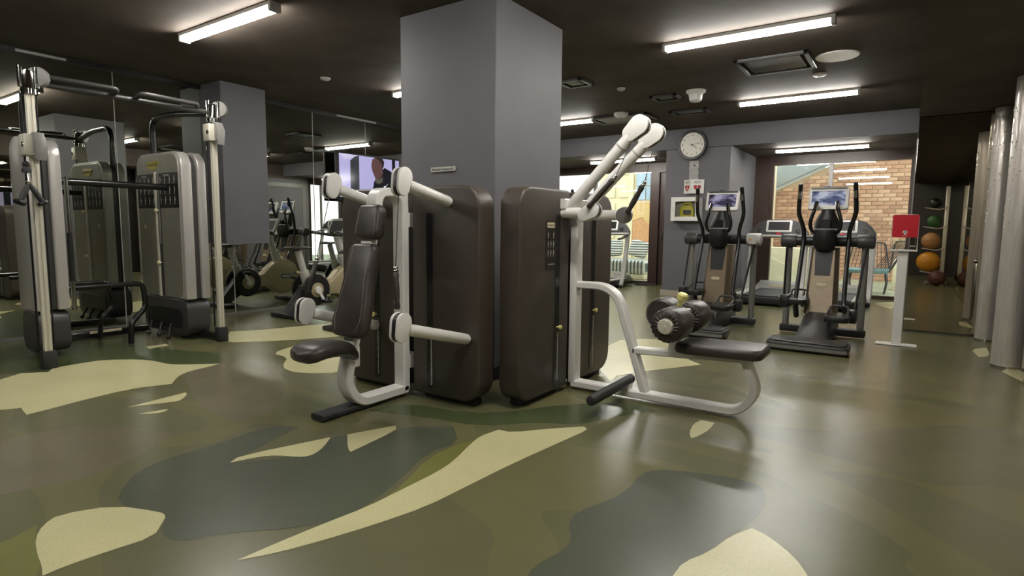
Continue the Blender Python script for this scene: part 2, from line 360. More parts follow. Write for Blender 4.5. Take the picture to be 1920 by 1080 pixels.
# mirror panes: left wall, right wall, and the wall beyond the stand
seams = [-2.6, -1.3, 0.03, 1.30, 2.96, 4.29, 5.6, 6.62, 7.95, 9.28, 10.6, 12.15]
for y0, y1 in zip(seams, seams[1:]):
    b = B(); box(b, -7.53, -7.5, y0+0.003, y1-0.003, 0.03, 2.90, 0.002, 1); struct('mirror_pane', b, MT['mirror'], wl)
for y in seams[1:-1]:
    b = B(); box(b, -7.502, -7.496, y-0.004, y+0.004, 0.03, 2.90); struct('mirror_joint', b, MT['lgrey'], wl)
b = B(); box(b, -7.53, -7.47, -2.7, 12.2, 0, 0.03); struct('baseboard_left', b, MT['grey'])
b = B(); box(b, -7.53, -7.47, -2.7, 12.2, 2.90, ZC); struct('trim_2', b, MT['black'])
for y0, y1 in ((2.1, 2.52), (6.02, 6.82)):
    b = B(); box(b, -7.47, -7.455, y0, y1, 2.905, 2.93); struct('trim_3', b, MT['lgrey'])
b = B(); box(b, 0.003, 0.99, 8.455, 8.48, 0.02, ZR-0.005, 0.002, 1); struct('mirror_pane', b, MT['mirror2'], wb)
for y0, y1 in zip((-2.5, -1.0, 0.5, 2.0, 3.5, 5.0), (-1.0, 0.5, 2.0, 3.5, 5.0, 6.2)):
    b = B(); box(b, 0.825, 0.84, y0+0.003, y1-0.003, 0.02, ZR-0.01, 0.002, 1); struct('mirror_pane', b, MT['mirror2'], wr)
# the free-standing pillar
b = B(); box(b, -3.65, -2.65, 3.62, 4.62, 0, ZC, 0.006, 1); struct('wall_pillar', b, MT['wall'])
for x0, x1, y0, y1 in ((-3.66, -2.64, 3.605, 3.62), (-2.65, -2.635, 3.605, 4.63)):
    b = B(); box(b, x0, x1, y0, y1, 0, 0.1, 0.003, 1); struct('baseboard_pillar', b, MT['black'])
# boxed-in stub hanging from the ceiling in front of the mirror
b = B(); box(b, -7.5, -7.02, 3.93, 4.53, 0.97, ZC, 0.004, 1); struct('wall_hanging_stub', b, MT['soffit'])
# pier between the windows
b = B(); box(b, -3.68, -2.57, 10.2, 12.2, 0, ZB, 0.004, 1); struct('wall_pier', b, MT['wall'])
b = B(); box(b, -3.70, -2.55, 10.18, 12.2, 0, 0.11, 0.004, 1); struct('baseboard_pier', b, MT['beige'])

# ---------------------------------------------------------------- windows, door
WY = 12.2
def window(name, x0, x1, mull, z0=0.06, z1=2.45, f=0.09):
    b = B()
    box(b, x0, x1, WY-0.06, WY+0.06, z1, ZB); box(b, x0, x1, WY-0.06, WY+0.06, 0, z0)
    box(b, x0, x0+f, WY-0.06, WY+0.06, z0, z1); box(b, x1-f, x1, WY-0.06, WY+0.06, z0, z1)
    w = struct(name, b, MT['wood'])
    xs = [x0+f] + mull + [x1-f]
    for m in mull:
        b = B(); box(b, m-0.035, m+0.035, WY-0.045, WY+0.045, z0, z1, 0.004, 1); struct('mullion', b, MT['grey'], w)
    for a, c in zip(xs, xs[1:]):
        b = B(); box(b, a, c, WY-0.006, WY+0.006, z0, z1); struct('pane', b, MT['glass'], w)
    return w
window('window_1', -7.5, -4.62, [-6.05])
window('window_2', -2.30, 0.0, [-1.27], f=0.06)
b = B(); box(b, -0.015, 0.06, 11.0, 12.26, 2.45, ZB); box(b, -0.015, 0.06, 11.0, 12.26, 0, 0.08); box(b, -0.014, 0.05, 11.0, 11.07, 0.08, 2.45); box(b, -0.014, 0.05, 12.13, 12.26, 0.08, 2.45); w3 = struct('window_3', b, MT['wood'])
b = B(); box(b, -0.012, 0.03, 11.42, 11.48, 0.08, 2.45); struct('mullion', b, MT['grey'], w3)
for y0, y1 in ((11.07, 11.42), (11.48, 12.13)):
    b = B(); box(b, -0.006, 0.006, y0, y1, 0.08, 2.45); struct('pane', b, MT['glass'], w3)
b = B(); box(b, -0.012, 0.0, 9.55, 9.67, 0, 2.44); box(b, -0.012, 0.0, 10.78, 10.9, 0, 2.44); box(b, -0.012, 0.0, 9.67, 10.78, 2.33, 2.44); d2 = struct('door_2', b, MT['grey'])
b = B(); box(b, -0.004, 0.0, 9.67, 10.78, 0.01, 2.33); struct('door_leaf', b, MT['wall'], d2)
b = B(); box(b, -2.57, -2.30, WY-0.10, WY+0.06, 0, ZB); struct('trim_4', b, MT['wood'])
b = B()                                                   # dark timber sliding door by the pier
box(b, -4.62, -4.50, WY-0.10, WY+0.06, 0, ZB); box(b, -3.80, -3.68, WY-0.10, WY+0.06, 0, ZB); box(b, -4.50, -3.80, WY-0.1, WY+0.06, 2.42, ZB)
box(b, -4.50, -3.80, WY-0.03, WY+0.03, 0, 2.42, 0.004, 1)
door = struct('door_1', b, MT['wood'])
b = B(); rod(b, (-4.42, WY-0.08, 0.98), (-4.42, WY-0.08, 1.14), 0.012)
for z in (1.0, 1.12): tube(b, [(-4.42, WY-0.08, z), (-4.42, WY-0.02, z)], 0.008)
struct('door_handle', b, MT['chrome'], door)

# ================================================================ ceiling fixtures
lampn = 0
def lamp(xc, y, z, label, full=True):
    t = thing('ceiling_light', label, 'light', (xc, y, z), 'fluorescent ceiling lights')
    b = B(); box(b, xc-0.72, xc+0.72, y-0.05, y+0.05, z-0.034, z-0.0005, 0.004, 1); obj('base_plate', b, MT['lgrey'], t)
    b = B(); prism(b, [(y-0.048, z-0.034), (y-0.048, z-0.046), (y-0.028, z-0.072), (y+0.028, z-0.072), (y+0.048, z-0.046), (y+0.048, z-0.034)], 'x', xc-0.685, xc+0.685)
    obj('diffuser', b, MT['lamp'], t)
    for s in (-1, 1):
        b = B(); box(b, xc+s*0.685 if s > 0 else xc-0.72, xc+0.72 if s > 0 else xc-0.685, y-0.051, y+0.051, z-0.078, z-0.02, 0.008, 2); obj('end_cap', b, MT['lgrey'], t)
    return t
lamp(-4.94, 2.84, ZC, 'long white ceiling light nearest the camera, at the upper left of the photo')
lamp(-1.33, 5.50, ZC, 'long white ceiling light between the pillar and the square ceiling vent, largest on the right')
lamp(-1.33, 8.40, ZC, 'long white ceiling light beyond the square vent, in front of the grey soffit')
lamp(-4.94, 8.40, ZC, 'white ceiling light whose end shows just right of the pillar')
lamp(-4.94, 5.50, ZC, 'ceiling light hidden behind the pillar, only its left end showing')
lamp(-1.33, 11.05, ZB, 'white ceiling light over the treadmills in the window bay')
lamp(-4.90, 11.05, ZB, 'white ceiling light in the window bay left of the clock')
lamp(-1.33, 2.84, ZC, 'ceiling light above the row machine, out of the frame')
lamp(-1.33, 0.10, ZC, 'ceiling light above the camera on its right, out of the frame')
lamp(-4.94, 0.10, ZC, 'ceiling light behind the cable machine, out of the frame')

def vent(xc, yc, w, d, label, m='dgrey', rim=True):
    t = thing('ceiling_vent', label, 'vent', (xc, yc, ZC), 'dark ceiling vents')
    b = B()
    for x0, x1, y0, y1 in ((-w/2, w/2, -d/2, -d/2+.05), (-w/2, w/2, d/2-.05, d/2), (-w/2, -w/2+.05, -d/2, d/2), (w/2-.05, w/2, -d/2, d/2)):
        box(b, xc+x0, xc+x1, yc+y0, yc+y1, ZC-0.03, ZC-0.0005, 0.006, 1)
    obj('frame', b, MT['dgrey'], t)
    b = B(); box(b, xc-w/2+.085, xc+w/2-.085, yc-d/2+.085, yc+d/2-.085, ZC-0.022, ZC-0.002, 0.004, 1); obj('blank_panel', b, MT[m], t)
    return t
vent(-1.28, 6.71, 0.70, 0.66, 'square dark ceiling vent beside the round white speaker')
vent(-3.85, 8.70, 0.95, 0.55, 'dark ceiling vent above the slanted white arms, by the soffit')
vent(-3.43, 6.30, 0.34, 0.34, 'small dark ceiling vent just right of the pillar', 'black')
vent(-2.78, 7.62, 0.36, 0.30, 'small dark ceiling panel left of the white conical detector', 'dgrey')
vent(-2.80, 8.70, 0.55, 0.30, 'faint dark ceiling panel between the clock and the detector', 'black')
vent(-5.25, 7.05, 0.5, 0.5, 'dark ceiling vent left of the pillar, seen in the mirror', 'black')

t = thing('ceiling_speaker', 'round white speaker grille in the ceiling right of the square vent', 'speaker', (-0.72, 6.77, ZC))
b = B(); lathe(b, [(0.15, -0.012), (0.19, -0.012), (0.20, -0.003), (0.20, -0.0005), (0.15, -0.0005)], Matrix.Translation((-0.72, 6.77, ZC)), 32); obj('rim', b, MT['white'], t)
b = B(); lathe(b, [(0.001, -0.010), (0.12, -0.009), (0.152, -0.006), (0.152, -0.001), (0.001, -0.001)], Matrix.Translation((-0.72, 6.77, ZC)), 32); obj('grille', b, MT['lgrey'], t)
def detector(p, prof, label, m='white'):
    t = thing('smoke_detector', label, 'detector', p)
    b = B(); lathe(b, [(r, -z) for r, z in prof], Matrix.Translation(V(p)), 20); obj('body', b, MT[m], t)
    b = B(); lathe(b, [(prof[-1][0]*0.5, -prof[-1][1]-0.006), (prof[-1][0]*0.5, -prof[-1][1]+0.002)], Matrix.Translation(V(p)), 12); obj('sensor', b, MT['lgrey'], t)
detector((-2.35, 7.49, ZC), [(0.12, 0.0005), (0.12, 0.02), (0.085, 0.05), (0.075, 0.12), (0.05, 0.14)], 'white cone-shaped detector hanging from the ceiling above the clock')
detector((-3.73, 8.32, ZC), [(0.11, 0.0005), (0.11, 0.03), (0.08, 0.06), (0.05, 0.065)], 'small white smoke detector on the ceiling right of the pillar')
detector((-0.95, 7.42, ZC), [(0.07, 0.0005), (0.07, 0.02), (0.05, 0.03)], 'tiny ceiling sensor beneath the round white speaker')
detector((-3.09, 6.87, ZC), [(0.05, 0.0005), (0.05, 0.02), (0.03, 0.03)], 'tiny ceiling sprinkler plate right of the pillar', 'lgrey')
detector((-5.84, 4.56, ZC), [(0.06, 0.0005), (0.06, 0.012), (0.04, 0.025)], 'tiny ceiling sprinkler left of the pillar', 'lgrey')

# ================================================================ things on the pillar and pier
t = thing('pillar_plaque', 'small pale plaque with tiny lettering on the grey pillar', 'sign', (-3.17, 3.615, 1.67))
b = B(); box(b, -3.30, -3.04, 3.608, 3.62, 1.652, 1.69, 0.002, 1); obj('plate', b, MT['print'], t)
text('lettering', 'Maximum Occupancy 20', 0.026, MT['ink'], t, face_my((-3.17, 3.6075, 1.671)), sx=0.88)

PY = 10.2
t = thing('wall_clock', 'round white wall clock with black rim on the grey pier', 'clock', (-3.20, PY, 2.66))
b = B(); lathe(b, [(0.001, 0.002), (0.255, 0.002), (0.255, 0.05), (0.248, 0.065), (0.212, 0.065), (0.205, 0.045), (0.001, 0.045)], at((-3.20, PY-0.036, 2.66), (0, -1, 0)), 48); obj('rim', b, MT['blackmetal'], t)
b = B(); lathe(b, [(0.001, 0.044), (0.208, 0.044), (0.208, 0.048), (0.001, 0.048)], at((-3.20, PY-0.036, 2.66), (0, -1, 0)), 48); obj('dial', b, MT['clockface'], t)
cy = PY-0.036-0.049
for k in range(1, 13):
    a = math.radians(90-30*k)
    text('numeral', str(k), 0.052, MT['dgrey'], t, face_my((-3.20+0.168*math.cos(a), cy, 2.66+0.168*math.sin(a))))
for nm, ang, ln, w in (('hour_hand', 37, 0.11, 0.011), ('minute_hand', -10, 0.15, 0.008)):
    a = math.radians(-ang); c, s_ = math.cos(a), math.sin(a)
    b = B(); prism(b, [(-3.20+x*c-z*s_, 2.66+x*s_+z*c) for x, z in ((-0.025, -w/2), (ln, -w*0.4), (ln, w*0.4), (-0.025, w/2))], 'y', cy-0.006, cy-0.004); obj(nm, b, MT['ink'], t)
b = B(); lathe(b, [(0.009, 0), (0.009, 0.009)], at((-3.20, cy, 2.66), (0, -1, 0)), 12); obj('hub', b, MT['ink'], t)

b = B()
n = 10; vs = []
for i in range(n+1):
    z = 2.395-0.335*i/n; d = 0.012+0.008*math.sin(i*1.9)
    vs.append([b.verts.new((-3.255+0.002*math.sin(i*3), PY-d, z)), b.verts.new((-3.175+0.01*math.sin(i), PY-d-0.012*math.cos(i*1.3), z)), b.verts.new((-3.095+0.003*math.cos(i*2), PY-d, z))])
for a, c in zip(vs, vs[1:]):
    for k in (0, 1): b.faces.new((a[k], c[k], c[k+1], a[k+1]))
t = bmesh.ops.solidify(b, geom=b.faces[:], thickness=0.003)
o = obj('paper_strip', b, MT['paper'], None, origin=(-3.175, PY, 2.23)); tag(o, 'crumpled white paper strip taped below the clock', 'paper')

t = thing('aed_sign', 'white two-faced sign with red hearts projecting above the wall cabinet', 'sign', (-3.17, PY, 1.95))
zb, zt = 1.83, 2.07
ap = (-3.19, PY-0.11)                     # the ridge of the V
for nm, p0, p1 in (('left_face', (-3.34, PY-0.005), ap), ('right_face', ap, (-2.985, PY-0.02))):
    d = V((p1[0]-p0[0], p1[1]-p0[1], 0)); nn = V((d.y, -d.x, 0)).normalized()
    b = B(); prism(b, [p0, p1, (p1[0]-nn.x*0.004, p1[1]-nn.y*0.004), (p0[0]-nn.x*0.004, p0[1]-nn.y*0.004)], 'z', zb, zt); f = obj(nm, b, MT['white'], t)
    u = d.normalized(); c = (V((p0[0], p0[1], 0))+V((p1[0], p1[1], 0)))/2 + nn*0.0008
    fm = lambda z, q=0: Matrix.Translation(c+u*q+V((0, 0, z))) @ Matrix(((u.x, 0, nn.x, 0), (u.y, 0, nn.y, 0), (0, 1, 0, 0), (0, 0, 0, 1)))
    text('lettering', 'AED', 0.062, MT['ink'], f, fm(zt-0.048), sx=1.0)
    hp = []
    for k in range(28):
        a = 2*PI*k/28; hp.append((0.0042*16*math.sin(a)**3*0.9, 0.0042*(13*math.cos(a)-5*math.cos(2*a)-2*math.cos(3*a)-math.cos(4*a))))
    b = B(); prism(b, hp, 'z', 0, 0.001, mw=fm(zb+0.095)); bmesh.ops.triangulate(b, faces=[q for q in b.faces if len(q.verts) > 4]); obj('heart', b, MT['redmark'], f)
    b = B(); prism(b, [(0.012, 0.04), (-0.022, -0.006), (-0.002, -0.004), (-0.012, -0.046), (0.024, 0.008), (0.003, 0.006)], 'z', 0.001, 0.0018, mw=fm(zb+0.093)); obj('bolt', b, MT['white'], f)

t = thing('aed_cabinet', 'white metal wall cabinet with a glass door holding a yellow defibrillator', 'cabinet', (-3.25, PY, 1.56))
x0, x1, z0, z1, y0 = -3.50, -3.00, 1.355, 1.765, PY-0.16
b = B(); box(b, x0, x1, PY-0.008, PY-0.001, z0, z1); box(b, x0, x0+.01, y0, PY-.001, z0, z1); box(b, x1-.01, x1, y0, PY-.001, z0, z1); box(b, x0, x1, y0, PY-.001, z1-.01, z1); box(b, x0, x1, y0, PY-.001, z0, z0+.01)
obj('body', b, MT['white'], t)
b = B(); fx = 0.075
box(b, x0, x0+fx, y0-.02, y0, z0, z1, .003, 1); box(b, x1-fx, x1, y0-.02, y0, z0, z1, .003, 1); box(b, x0+fx, x1-fx, y0-.02, y0, z1-fx, z1, .003, 1); box(b, x0+fx, x1-fx, y0-.02, y0, z0, z0+fx, .003, 1)
dr = obj('door', b, MT['white'], t)
b = B(); box(b, x0+fx, x1-fx, y0-.012, y0-.008, z0+fx, z1-fx); obj('door_glass', b, MT['cabglass'], dr)
b = B()
for z in (1.58, 1.53): lathe(b, [(0.008, 0), (0.008, 0.006)], at((x0+.035, y0-.02, z), (0, -1, 0)), 10)
obj('latch', b, MT['grey'], dr)
t = thing('defibrillator', 'yellow and black defibrillator inside the white wall cabinet', 'defibrillator', (-3.24, PY-0.08, z0+0.011))
b = B(); prism(b, [(-3.37, z0+.011), (-3.11, z0+.011), (-3.12, z0+.20), (-3.15, z0+.27), (-3.33, z0+.27), (-3.36, z0+.2)], 'y', PY-0.12, PY-0.05, 0.015); obj('case', b, MT['yellowdev'], t)
b = B(); box(b, -3.30, -3.16, PY-0.125, PY-0.119, z0+.11, z0+.19, .004, 1); obj('screen', b, MT['black'], t)
b = B(); tube(b, fil([(-3.31, PY-0.085, z0+.265), (-3.30, PY-0.085, z0+.31), (-3.18, PY-0.085, z0+.31), (-3.17, PY-0.085, z0+.265)], 0.03), 0.012, 8); obj('handle', b, MT['yellowdev'], t)

# television hung in front of the mirror
TX = -7.34
t = thing('television', 'flat television mounted on the mirrored wall left of the pillar', 'television', (TX, 6.6, 1.97))
b = B(); box(b, TX-0.05, TX, 5.90, 7.24, 1.60, 2.36, 0.008, 2); obj('bezel', b, MT['black'], t)
b = B(); box(b, -7.5, TX-0.05, 6.4, 6.8, 1.85, 2.1); obj('wall_bracket', b, MT['blackmetal'], t)
def screenmat(name, rgb, s):
    return mat(name, (8, 8, 10), 0.12, var=0.0, emit=rgb, estr=s)
b = B(); box(b, TX-0.004, TX+0.002, 5.95, 7.22, 1.66, 2.33); sc = obj('screen', b, screenmat('tv_lilac', (176, 172, 216), 0.85), t)
def tvpoly(nm, pts, rgb, s, lift, smooth=False):
    """flat shape of the picture on the screen: pts are (u,v) across the screen, 0..1"""
    q = [(5.95+u*1.27, 1.66+v*0.67) for u, v in pts]
    b = B(); prism(b, q, 'x', TX+0.002, TX+0.002+lift); bmesh.ops.triangulate(b, faces=[f for f in b.faces if len(f.verts) > 4])
    return obj(nm, b, screenmat('tv_'+nm, rgb, s), sc)
tvpoly('dark_doorway', [(0.17, 0.15), (0.31, 0.13), (0.31, 1.0), (0.24, 0.96), (0.17, 0.86)], (34, 38, 46), 0.8, 0.0004)
tvpoly('ceiling_band', [(0.0, 1.0), (0.30, 1.0), (0.15, 0.90), (0.09, 0.87)], (190, 186, 214), 0.9, 0.0003)
tvpoly('door_frame', [(0.885, 0.0), (0.93, 0.0), (0.93, 1.0), (0.87, 1.0)], (24, 22, 34), 0.7, 0.0004)
tvpoly('shirt', [(0.52, 0.0), (0.53, 0.2), (0.555, 0.42), (0.60, 0.52), (0.66, 0.66), (0.74, 0.78), (0.86, 0.70), (0.92, 0.5), (0.96, 0.2), (0.985, 0.0)], (14, 16, 24), 0.8, 0.0008)
tvpoly('face', [(0.575, 0.50), (0.53, 0.66), (0.51, 0.80), (0.53, 0.95), (0.58, 1.0), (0.66, 1.0), (0.70, 0.90), (0.705, 0.74), (0.71, 0.62), (0.66, 0.52)], (104, 72, 68), 0.65, 0.0010)
tvpoly('hair', [(0.56, 1.0), (0.70, 1.0), (0.735, 0.92), (0.72, 0.80), (0.70, 0.74), (0.69, 0.86), (0.64, 0.95)], (40, 28, 30), 0.8, 0.0012)
tvpoly('beard', [(0.575, 0.50), (0.57, 0.42), (0.62, 0.36), (0.70, 0.42), (0.71, 0.56), (0.66, 0.50)], (88, 84, 74), 0.8, 0.0012)
tvpoly('chest_emblem', [(0.72, 0.30), (0.735, 0.27), (0.80, 0.40), (0.742, 0.318), (0.728, 0.338)], (225, 222, 235), 0.9, 0.0012)
for k, (u0, v0, n) in enumerate(((0.60, 0.17, 5), (0.58, 0.05, 7))):
    for i in range(n):
        u = u0+i*0.033; v = v0+i*0.011+k*0.006
        tvpoly('shirt_lettering', [(u, v), (u+0.024, v+0.01), (u+0.03, v+0.075), (u+0.006, v+0.065)], (225, 214, 226), 0.9, 0.0012)

# ================================================================ press station (faces -Y, against the pillar)
def tower_outline(a0, a1, z0, z1, ra, rb, n=7):
    """rounded outline; ra = radius at the a0 side, rb = radius at the a1 side"""
    o = []
    for (a, z, sa, sz, r) in ((a1, z1, -1, -1, rb), (a0, z1, 1, -1, ra), (a0, z0, 1, 1, ra), (a1, z0, -1, 1, rb)):
        c = (a+sa*r, z+sz*r); st = math.atan2(-sz, -sa)
        base = {(-1, -1): 0, (1, -1): 90, (1, 1): 180, (-1, 1): 270}[(sa, sz)]
        for k in range(n+1):
            q = math.radians(base+90*k/n); o.append((c[0]+r*math.cos(q), c[1]+r*math.sin(q)))
    return o
def shroud(t, ax, a0, a1, lo, hi, front, ra, rb, slot, pin_z, placard=None):
    """weight-stack shroud with its slot, pin holes, knob; front = coordinate of the face (lo or hi)"""
    s = -1 if front == lo else 1
    b = B(); prism(b, tower_outline(a0, a1, 0.035, 1.475, ra, rb), ax, lo, hi, 0.045, 5); sh = obj('shroud', b, MT['tower'], t)
    b = B(); prism(b, tower_outline(a0+.07, a1-.07, 0.0, 0.06, .02, .02), ax, lo+.05, hi-.05); obj('plinth', b, MT['black'], sh)
    w = 0.056
    b = B(); prism(b, rrect(w+.012, 1.222, .027, 6, slot, 0.69), ax, min(front, front+s*.003), max(front, front+s*.003)); obj('slot_rim', b, MT['dgrey'], sh)
    b = B(); prism(b, rrect(w, 1.21, .021, 6, slot, 0.69), ax, min(front, front+s*.0045), max(front, front+s*.0045)); sl = obj('slot', b, MT['blackmetal'], t)
    b = B(); F = AX[ax]
    for i in range(22):
        z = 0.115+i*(pin_z-0.15)/22
        lathe(b, [(0.0065, 0), (0.0065, 0.003)], at(F(slot+.014, z, front+s*.004), F(0, 0, s)), 8)
    o = obj('pin_holes', b, MT['lgrey'], sl); o['kind'] = 'stuff'
    b = B(); lathe(b, [(0.006, 0), (0.006, 0.02), (0.015, 0.022), (0.016, 0.036), (0.010, 0.042)], at(F(slot, pin_z, front+s*.004), F(0, 0, s)), 14); obj('selector_knob', b, MT['yellow'], sl)
    return sh
def paddle(t, p, up, thin, r=0.058, ln=0.07):
    """pulley housing: two white plates with a black core, long axis up, plates facing thin"""
    up = V(up).normalized(); th = V(thin).normalized(); sd = up.cross(th)
    def mw(): return Matrix.Translation(V(p)) @ Matrix(((sd.x, up.x, th.x, 0), (sd.y, up.y, th.y, 0), (sd.z, up.z, th.z, 0), (0, 0, 0, 1)))
    def out(k): 
        return [(r*k*math.cos(a), r*k*math.sin(a)+ln/2) for a in [PI*i/9 for i in range(10)]] + [(r*k*.82*math.cos(a), r*k*.82*math.sin(a)-ln/2) for a in [PI+PI*i/9 for i in range(10)]]
    b = B(); prism(b, out(1), 'z', 0.014, 0.034, 0.006, 2, mw=mw()); prism(b, out(1), 'z', -0.034, -0.014, 0.006, 2, mw=mw())
    h = obj('pulley_housing', b, MT['white'], t)
    b = B(); prism(b, out(0.93), 'z', -0.014, 0.014, 0, 2, mw=mw()); obj('pulley_core', b, MT['black'], h)
    return h
def cable_handle(t, top, grip0, grip1, r=0.019):
    g0, g1 = V(grip0), V(grip1); d = (g1-g0).normalized()
    b = B(); tube(b, [V(top), g0-d*0.03], 0.0028, 6); c = obj('cable', b, MT['dgrey'], t)
    b = B(); ball(b, g0-d*0.028, 0.014); ball(b, g0-d*0.008, 0.017); obj('ferrule', b, MT['chrome'], c)
    L = (g1-g0).length
    b = B(); tube(b, [g0, g0+d*.012, g0+d*.05, g0+d*L*.3, g0+d*L*.5, g0+d*L*.7, g1-d*.05, g1-d*.012, g1], [r*.7, r, r*.78, r*.9, r*.98, r*.9, r*.78, r, r*.7], 12); obj('hand_grip', b, MT['leather'], t)
PX = -2.925
t = press = thing('press_station', 'brown and white chest press station with upright padded backrest, left of the grey pillar', 'gym machine', (PX, 2.75, 0))
shroud(t, 'y', -2.86, -2.265, 2.93, 3.10, 2.93, 0.02, 0.15, -2.69, 0.505)
shroud(t, 'y', -3.60, -2.99, 2.93, 3.10, 2.93, 0.15, 0.02, -3.22, 0.56)
b = B(); bar(b, fil([(PX, 2.89, 0.05), (PX, 2.89, 1.43), (PX, 2.66, 1.43), (PX, 2.645, 1.28), (PX, 2.52, 0.75), (PX, 2.37, 0.20), (PX, 2.47, 0.055), (PX, 2.90, 0.055)], 0.16, 9), 0.105, 0.06, (1, 0, 0)); fr = obj('frame', b, MT['white'], t)
b = B(); box(b, PX-.052, PX+.052, 2.865, 2.915, 0.06, 1.50, 0.008); box(b, PX-.045, PX+.045, 2.91, 3.0, .2, .3); box(b, PX-.045, PX+.045, 2.91, 3.0, 1.2, 1.3); obj('post', b, MT['white'], t)
b = B(); bar(b, fil([(PX-.02, 2.64, 0.022), (PX-.02, 2.40, 0.024), (PX-.02, 2.18, 0.024)], 0.05), 0.12, 0.038, (1, 0, 0), 0.012); obj('foot_plate', b, MT['rubber'], t)
# pads: local frames (x across, y up along the pad, z out of the pad towards the user)
def padframe(p, lean):
    up = V((0, math.sin(lean), math.cos(lean))); nn = V((0, -math.cos(lean), math.sin(lean)))
    xx = V((1, 0, 0)); xx = up.cross(nn)
    return Matrix.Translation(V(p)) @ Matrix(((xx.x, up.x, nn.x, 0), (xx.y, up.y, nn.y, 0), (xx.z, up.z, nn.z, 0), (0, 0, 0, 1)))
def shapedpad(b, mw, prof, t, r=0.03):
    """prof: list of (halfwidth, y) from bottom to top"""
    pts = [(w, y) for w, y in prof] + [(-w, y) for w, y in reversed(prof)]
    sm = []
    n = len(pts)
    for i in range(n):
        p, q, s = V((*pts[i-1], 0)), V((*pts[i], 0)), V((*pts[(i+1) % n], 0))
        d1, d2 = (p-q), (s-q); e = min(0.05, d1.length*.45, d2.length*.45)
        for k in range(5):
            u = k/4; a, c = q+d1.normalized()*e, q+d2.normalized()*e; sm.append(a*(1-u)**2+q*2*u*(1-u)+c*u*u)
    rings = []; cen = sum(sm, V((0, 0, 0)))/len(sm)
    for k in range(-4, 5):
        z = t/2*math.sin(k/4*PI/2); c = math.cos(k/4*PI/2); e = r*(1-c)
        rings.append([mw @ (p - (p-cen).normalized()*e + V((0, 0, z))) for p in sm])
    loft(b, rings)
mw = padframe((PX+.03, 2.475, 0.80), 0.27)
b = B(); shapedpad(b, mw, [(0.13, -0.31), (0.155, -0.25), (0.15, -0.12), (0.125, 0.08), (0.115, 0.30)], 0.08); bk = obj('backrest', b, MT['leather'], t)
def seam(b, mw, pts, z):
    tube(b, [mw @ V((x, y, z)) for x, y in pts], 0.0022, 5)
for s in (1, -1):
    b = B(); seam(b, mw, [(s*0.095, -0.27), (s*0.118, -0.20), (s*0.112, -0.10), (s*0.085, 0.06), (s*0.074, 0.27)], 0.0397)
    obj('stitch_line', b, MT['stitch'], bk)
mw2 = padframe((PX+.03, 2.59, 1.225), 0.20)
b = B(); shapedpad(b, mw2, [(0.122, -0.11), (0.116, 0.0), (0.104, 0.12)], 0.08); hd = obj('headrest', b, MT['leather'], t)
for s in (1, -1):
    b = B(); seam(b, mw2, [(s*0.085, -0.08), (s*0.08, 0.0), (s*0.072, 0.09)], 0.0397)
    obj('stitch_line', b, MT['stitch'], hd)
# seat: saddle-shaped pad sweeping forward
b = B(); rings = []
for k in range(15):
    u = k/14; y = 2.425-0.40*u; z = 0.415+0.055*math.sin(u*PI*0.75)-0.02*u + (0.0 if u > .15 else -.03*(0.15-u)/.15)
    hw = (0.075+0.055*math.sin(min(1, u*1.25)*PI/2))*(1 if u < .85 else math.sqrt(max(0.0, 1-((u-.85)/.155)**2))*0.999+.001)
    th = 0.050*(1 if u < .85 else max(.12, math.sqrt(max(0, 1-((u-.85)/.16)**2))))
    if k == 0: hw *= .9; th *= .7
    c = V((PX+.02, y, z)); rings.append([c + V((hw*math.copysign(abs(math.cos(a))**.6, math.cos(a)), 0, th*math.copysign(abs(math.sin(a))**.75, math.sin(a)))) for a in [2*PI*q/22 for q in range(22)]])
loft(b, rings); st = obj('seat', b, MT['leather'], t)
b = B(); box(b, PX-.05, PX+.05, 2.40, 2.47, 0.30, 0.44, 0.01); obj('seat_bracket', b, MT['white'], t)
# four arms, each rising from a shroud towards the user
for nm, p0, p1 in (('upper_arm', (-2.515, 2.92, 1.368), (-2.515, 2.545, 1.452)), ('upper_arm', (-3.215, 2.92, 1.37), (-3.215, 2.59, 1.452)),
                   ('lower_arm', (-2.36, 2.92, 0.470), (-2.36, 2.37, 0.612)), ('lower_arm', (-3.22, 2.92, 0.475), (-3.22, 2.36, 0.630))):
    p0, p1 = V(p0), V(p1); d = (p1-p0).normalized()
    b = B(); rod(b, p0-d*.01, p1, 0.036, 14); a = obj(nm, b, MT['white'], t)
    paddle(a, p1+d*0.055, V((0, 0.25, 1)), V((1, 0, 0)))
cable_handle(t, (-2.515, 2.47, 1.40), (-2.505, 2.43, 0.93), (-2.475, 2.41, 0.715))
cable_handle(t, (-3.215, 2.52, 1.40), (-3.215, 2.40, 0.96), (-3.215, 2.34, 0.78))

# ================================================================ row station (faces +X, against the pillar's right face)
t = row = thing('row_station', 'brown and white seated row station with leather rollers and low bench', 'gym machine', (-1.5, 3.75, 0))
shroud(t, 'x', 3.085, 3.73, -2.22, -2.05, -2.05, 0.13, 0.02, 3.555, 0.50)
shroud(t, 'x', 3.87, 4.46, -2.22, -2.05, -2.05, 0.02, 0.15, 4.12, 0.56)
FY = 3.80
b = B(); box(b, -2.055, -2.0, FY-.05, FY+.05, 0.05, 1.33, 0.008); obj('post', b, MT['white'], t)
b = B(); bar(b, fil([(-2.03, FY, .045), (-0.83, FY, .045), (-0.72, FY, .18), (-0.81, FY, .40)], .14, 9), 0.10, 0.05, (0, 1, 0)); obj('base_frame', b, MT['white'], t)
b = B(); bar(b, fil([(-2.02, FY, .79), (-1.70, FY, .79), (-1.46, FY, .06)], .17, 9), 0.085, 0.05, (0, 1, 0)); obj('upper_frame', b, MT['white'], t)
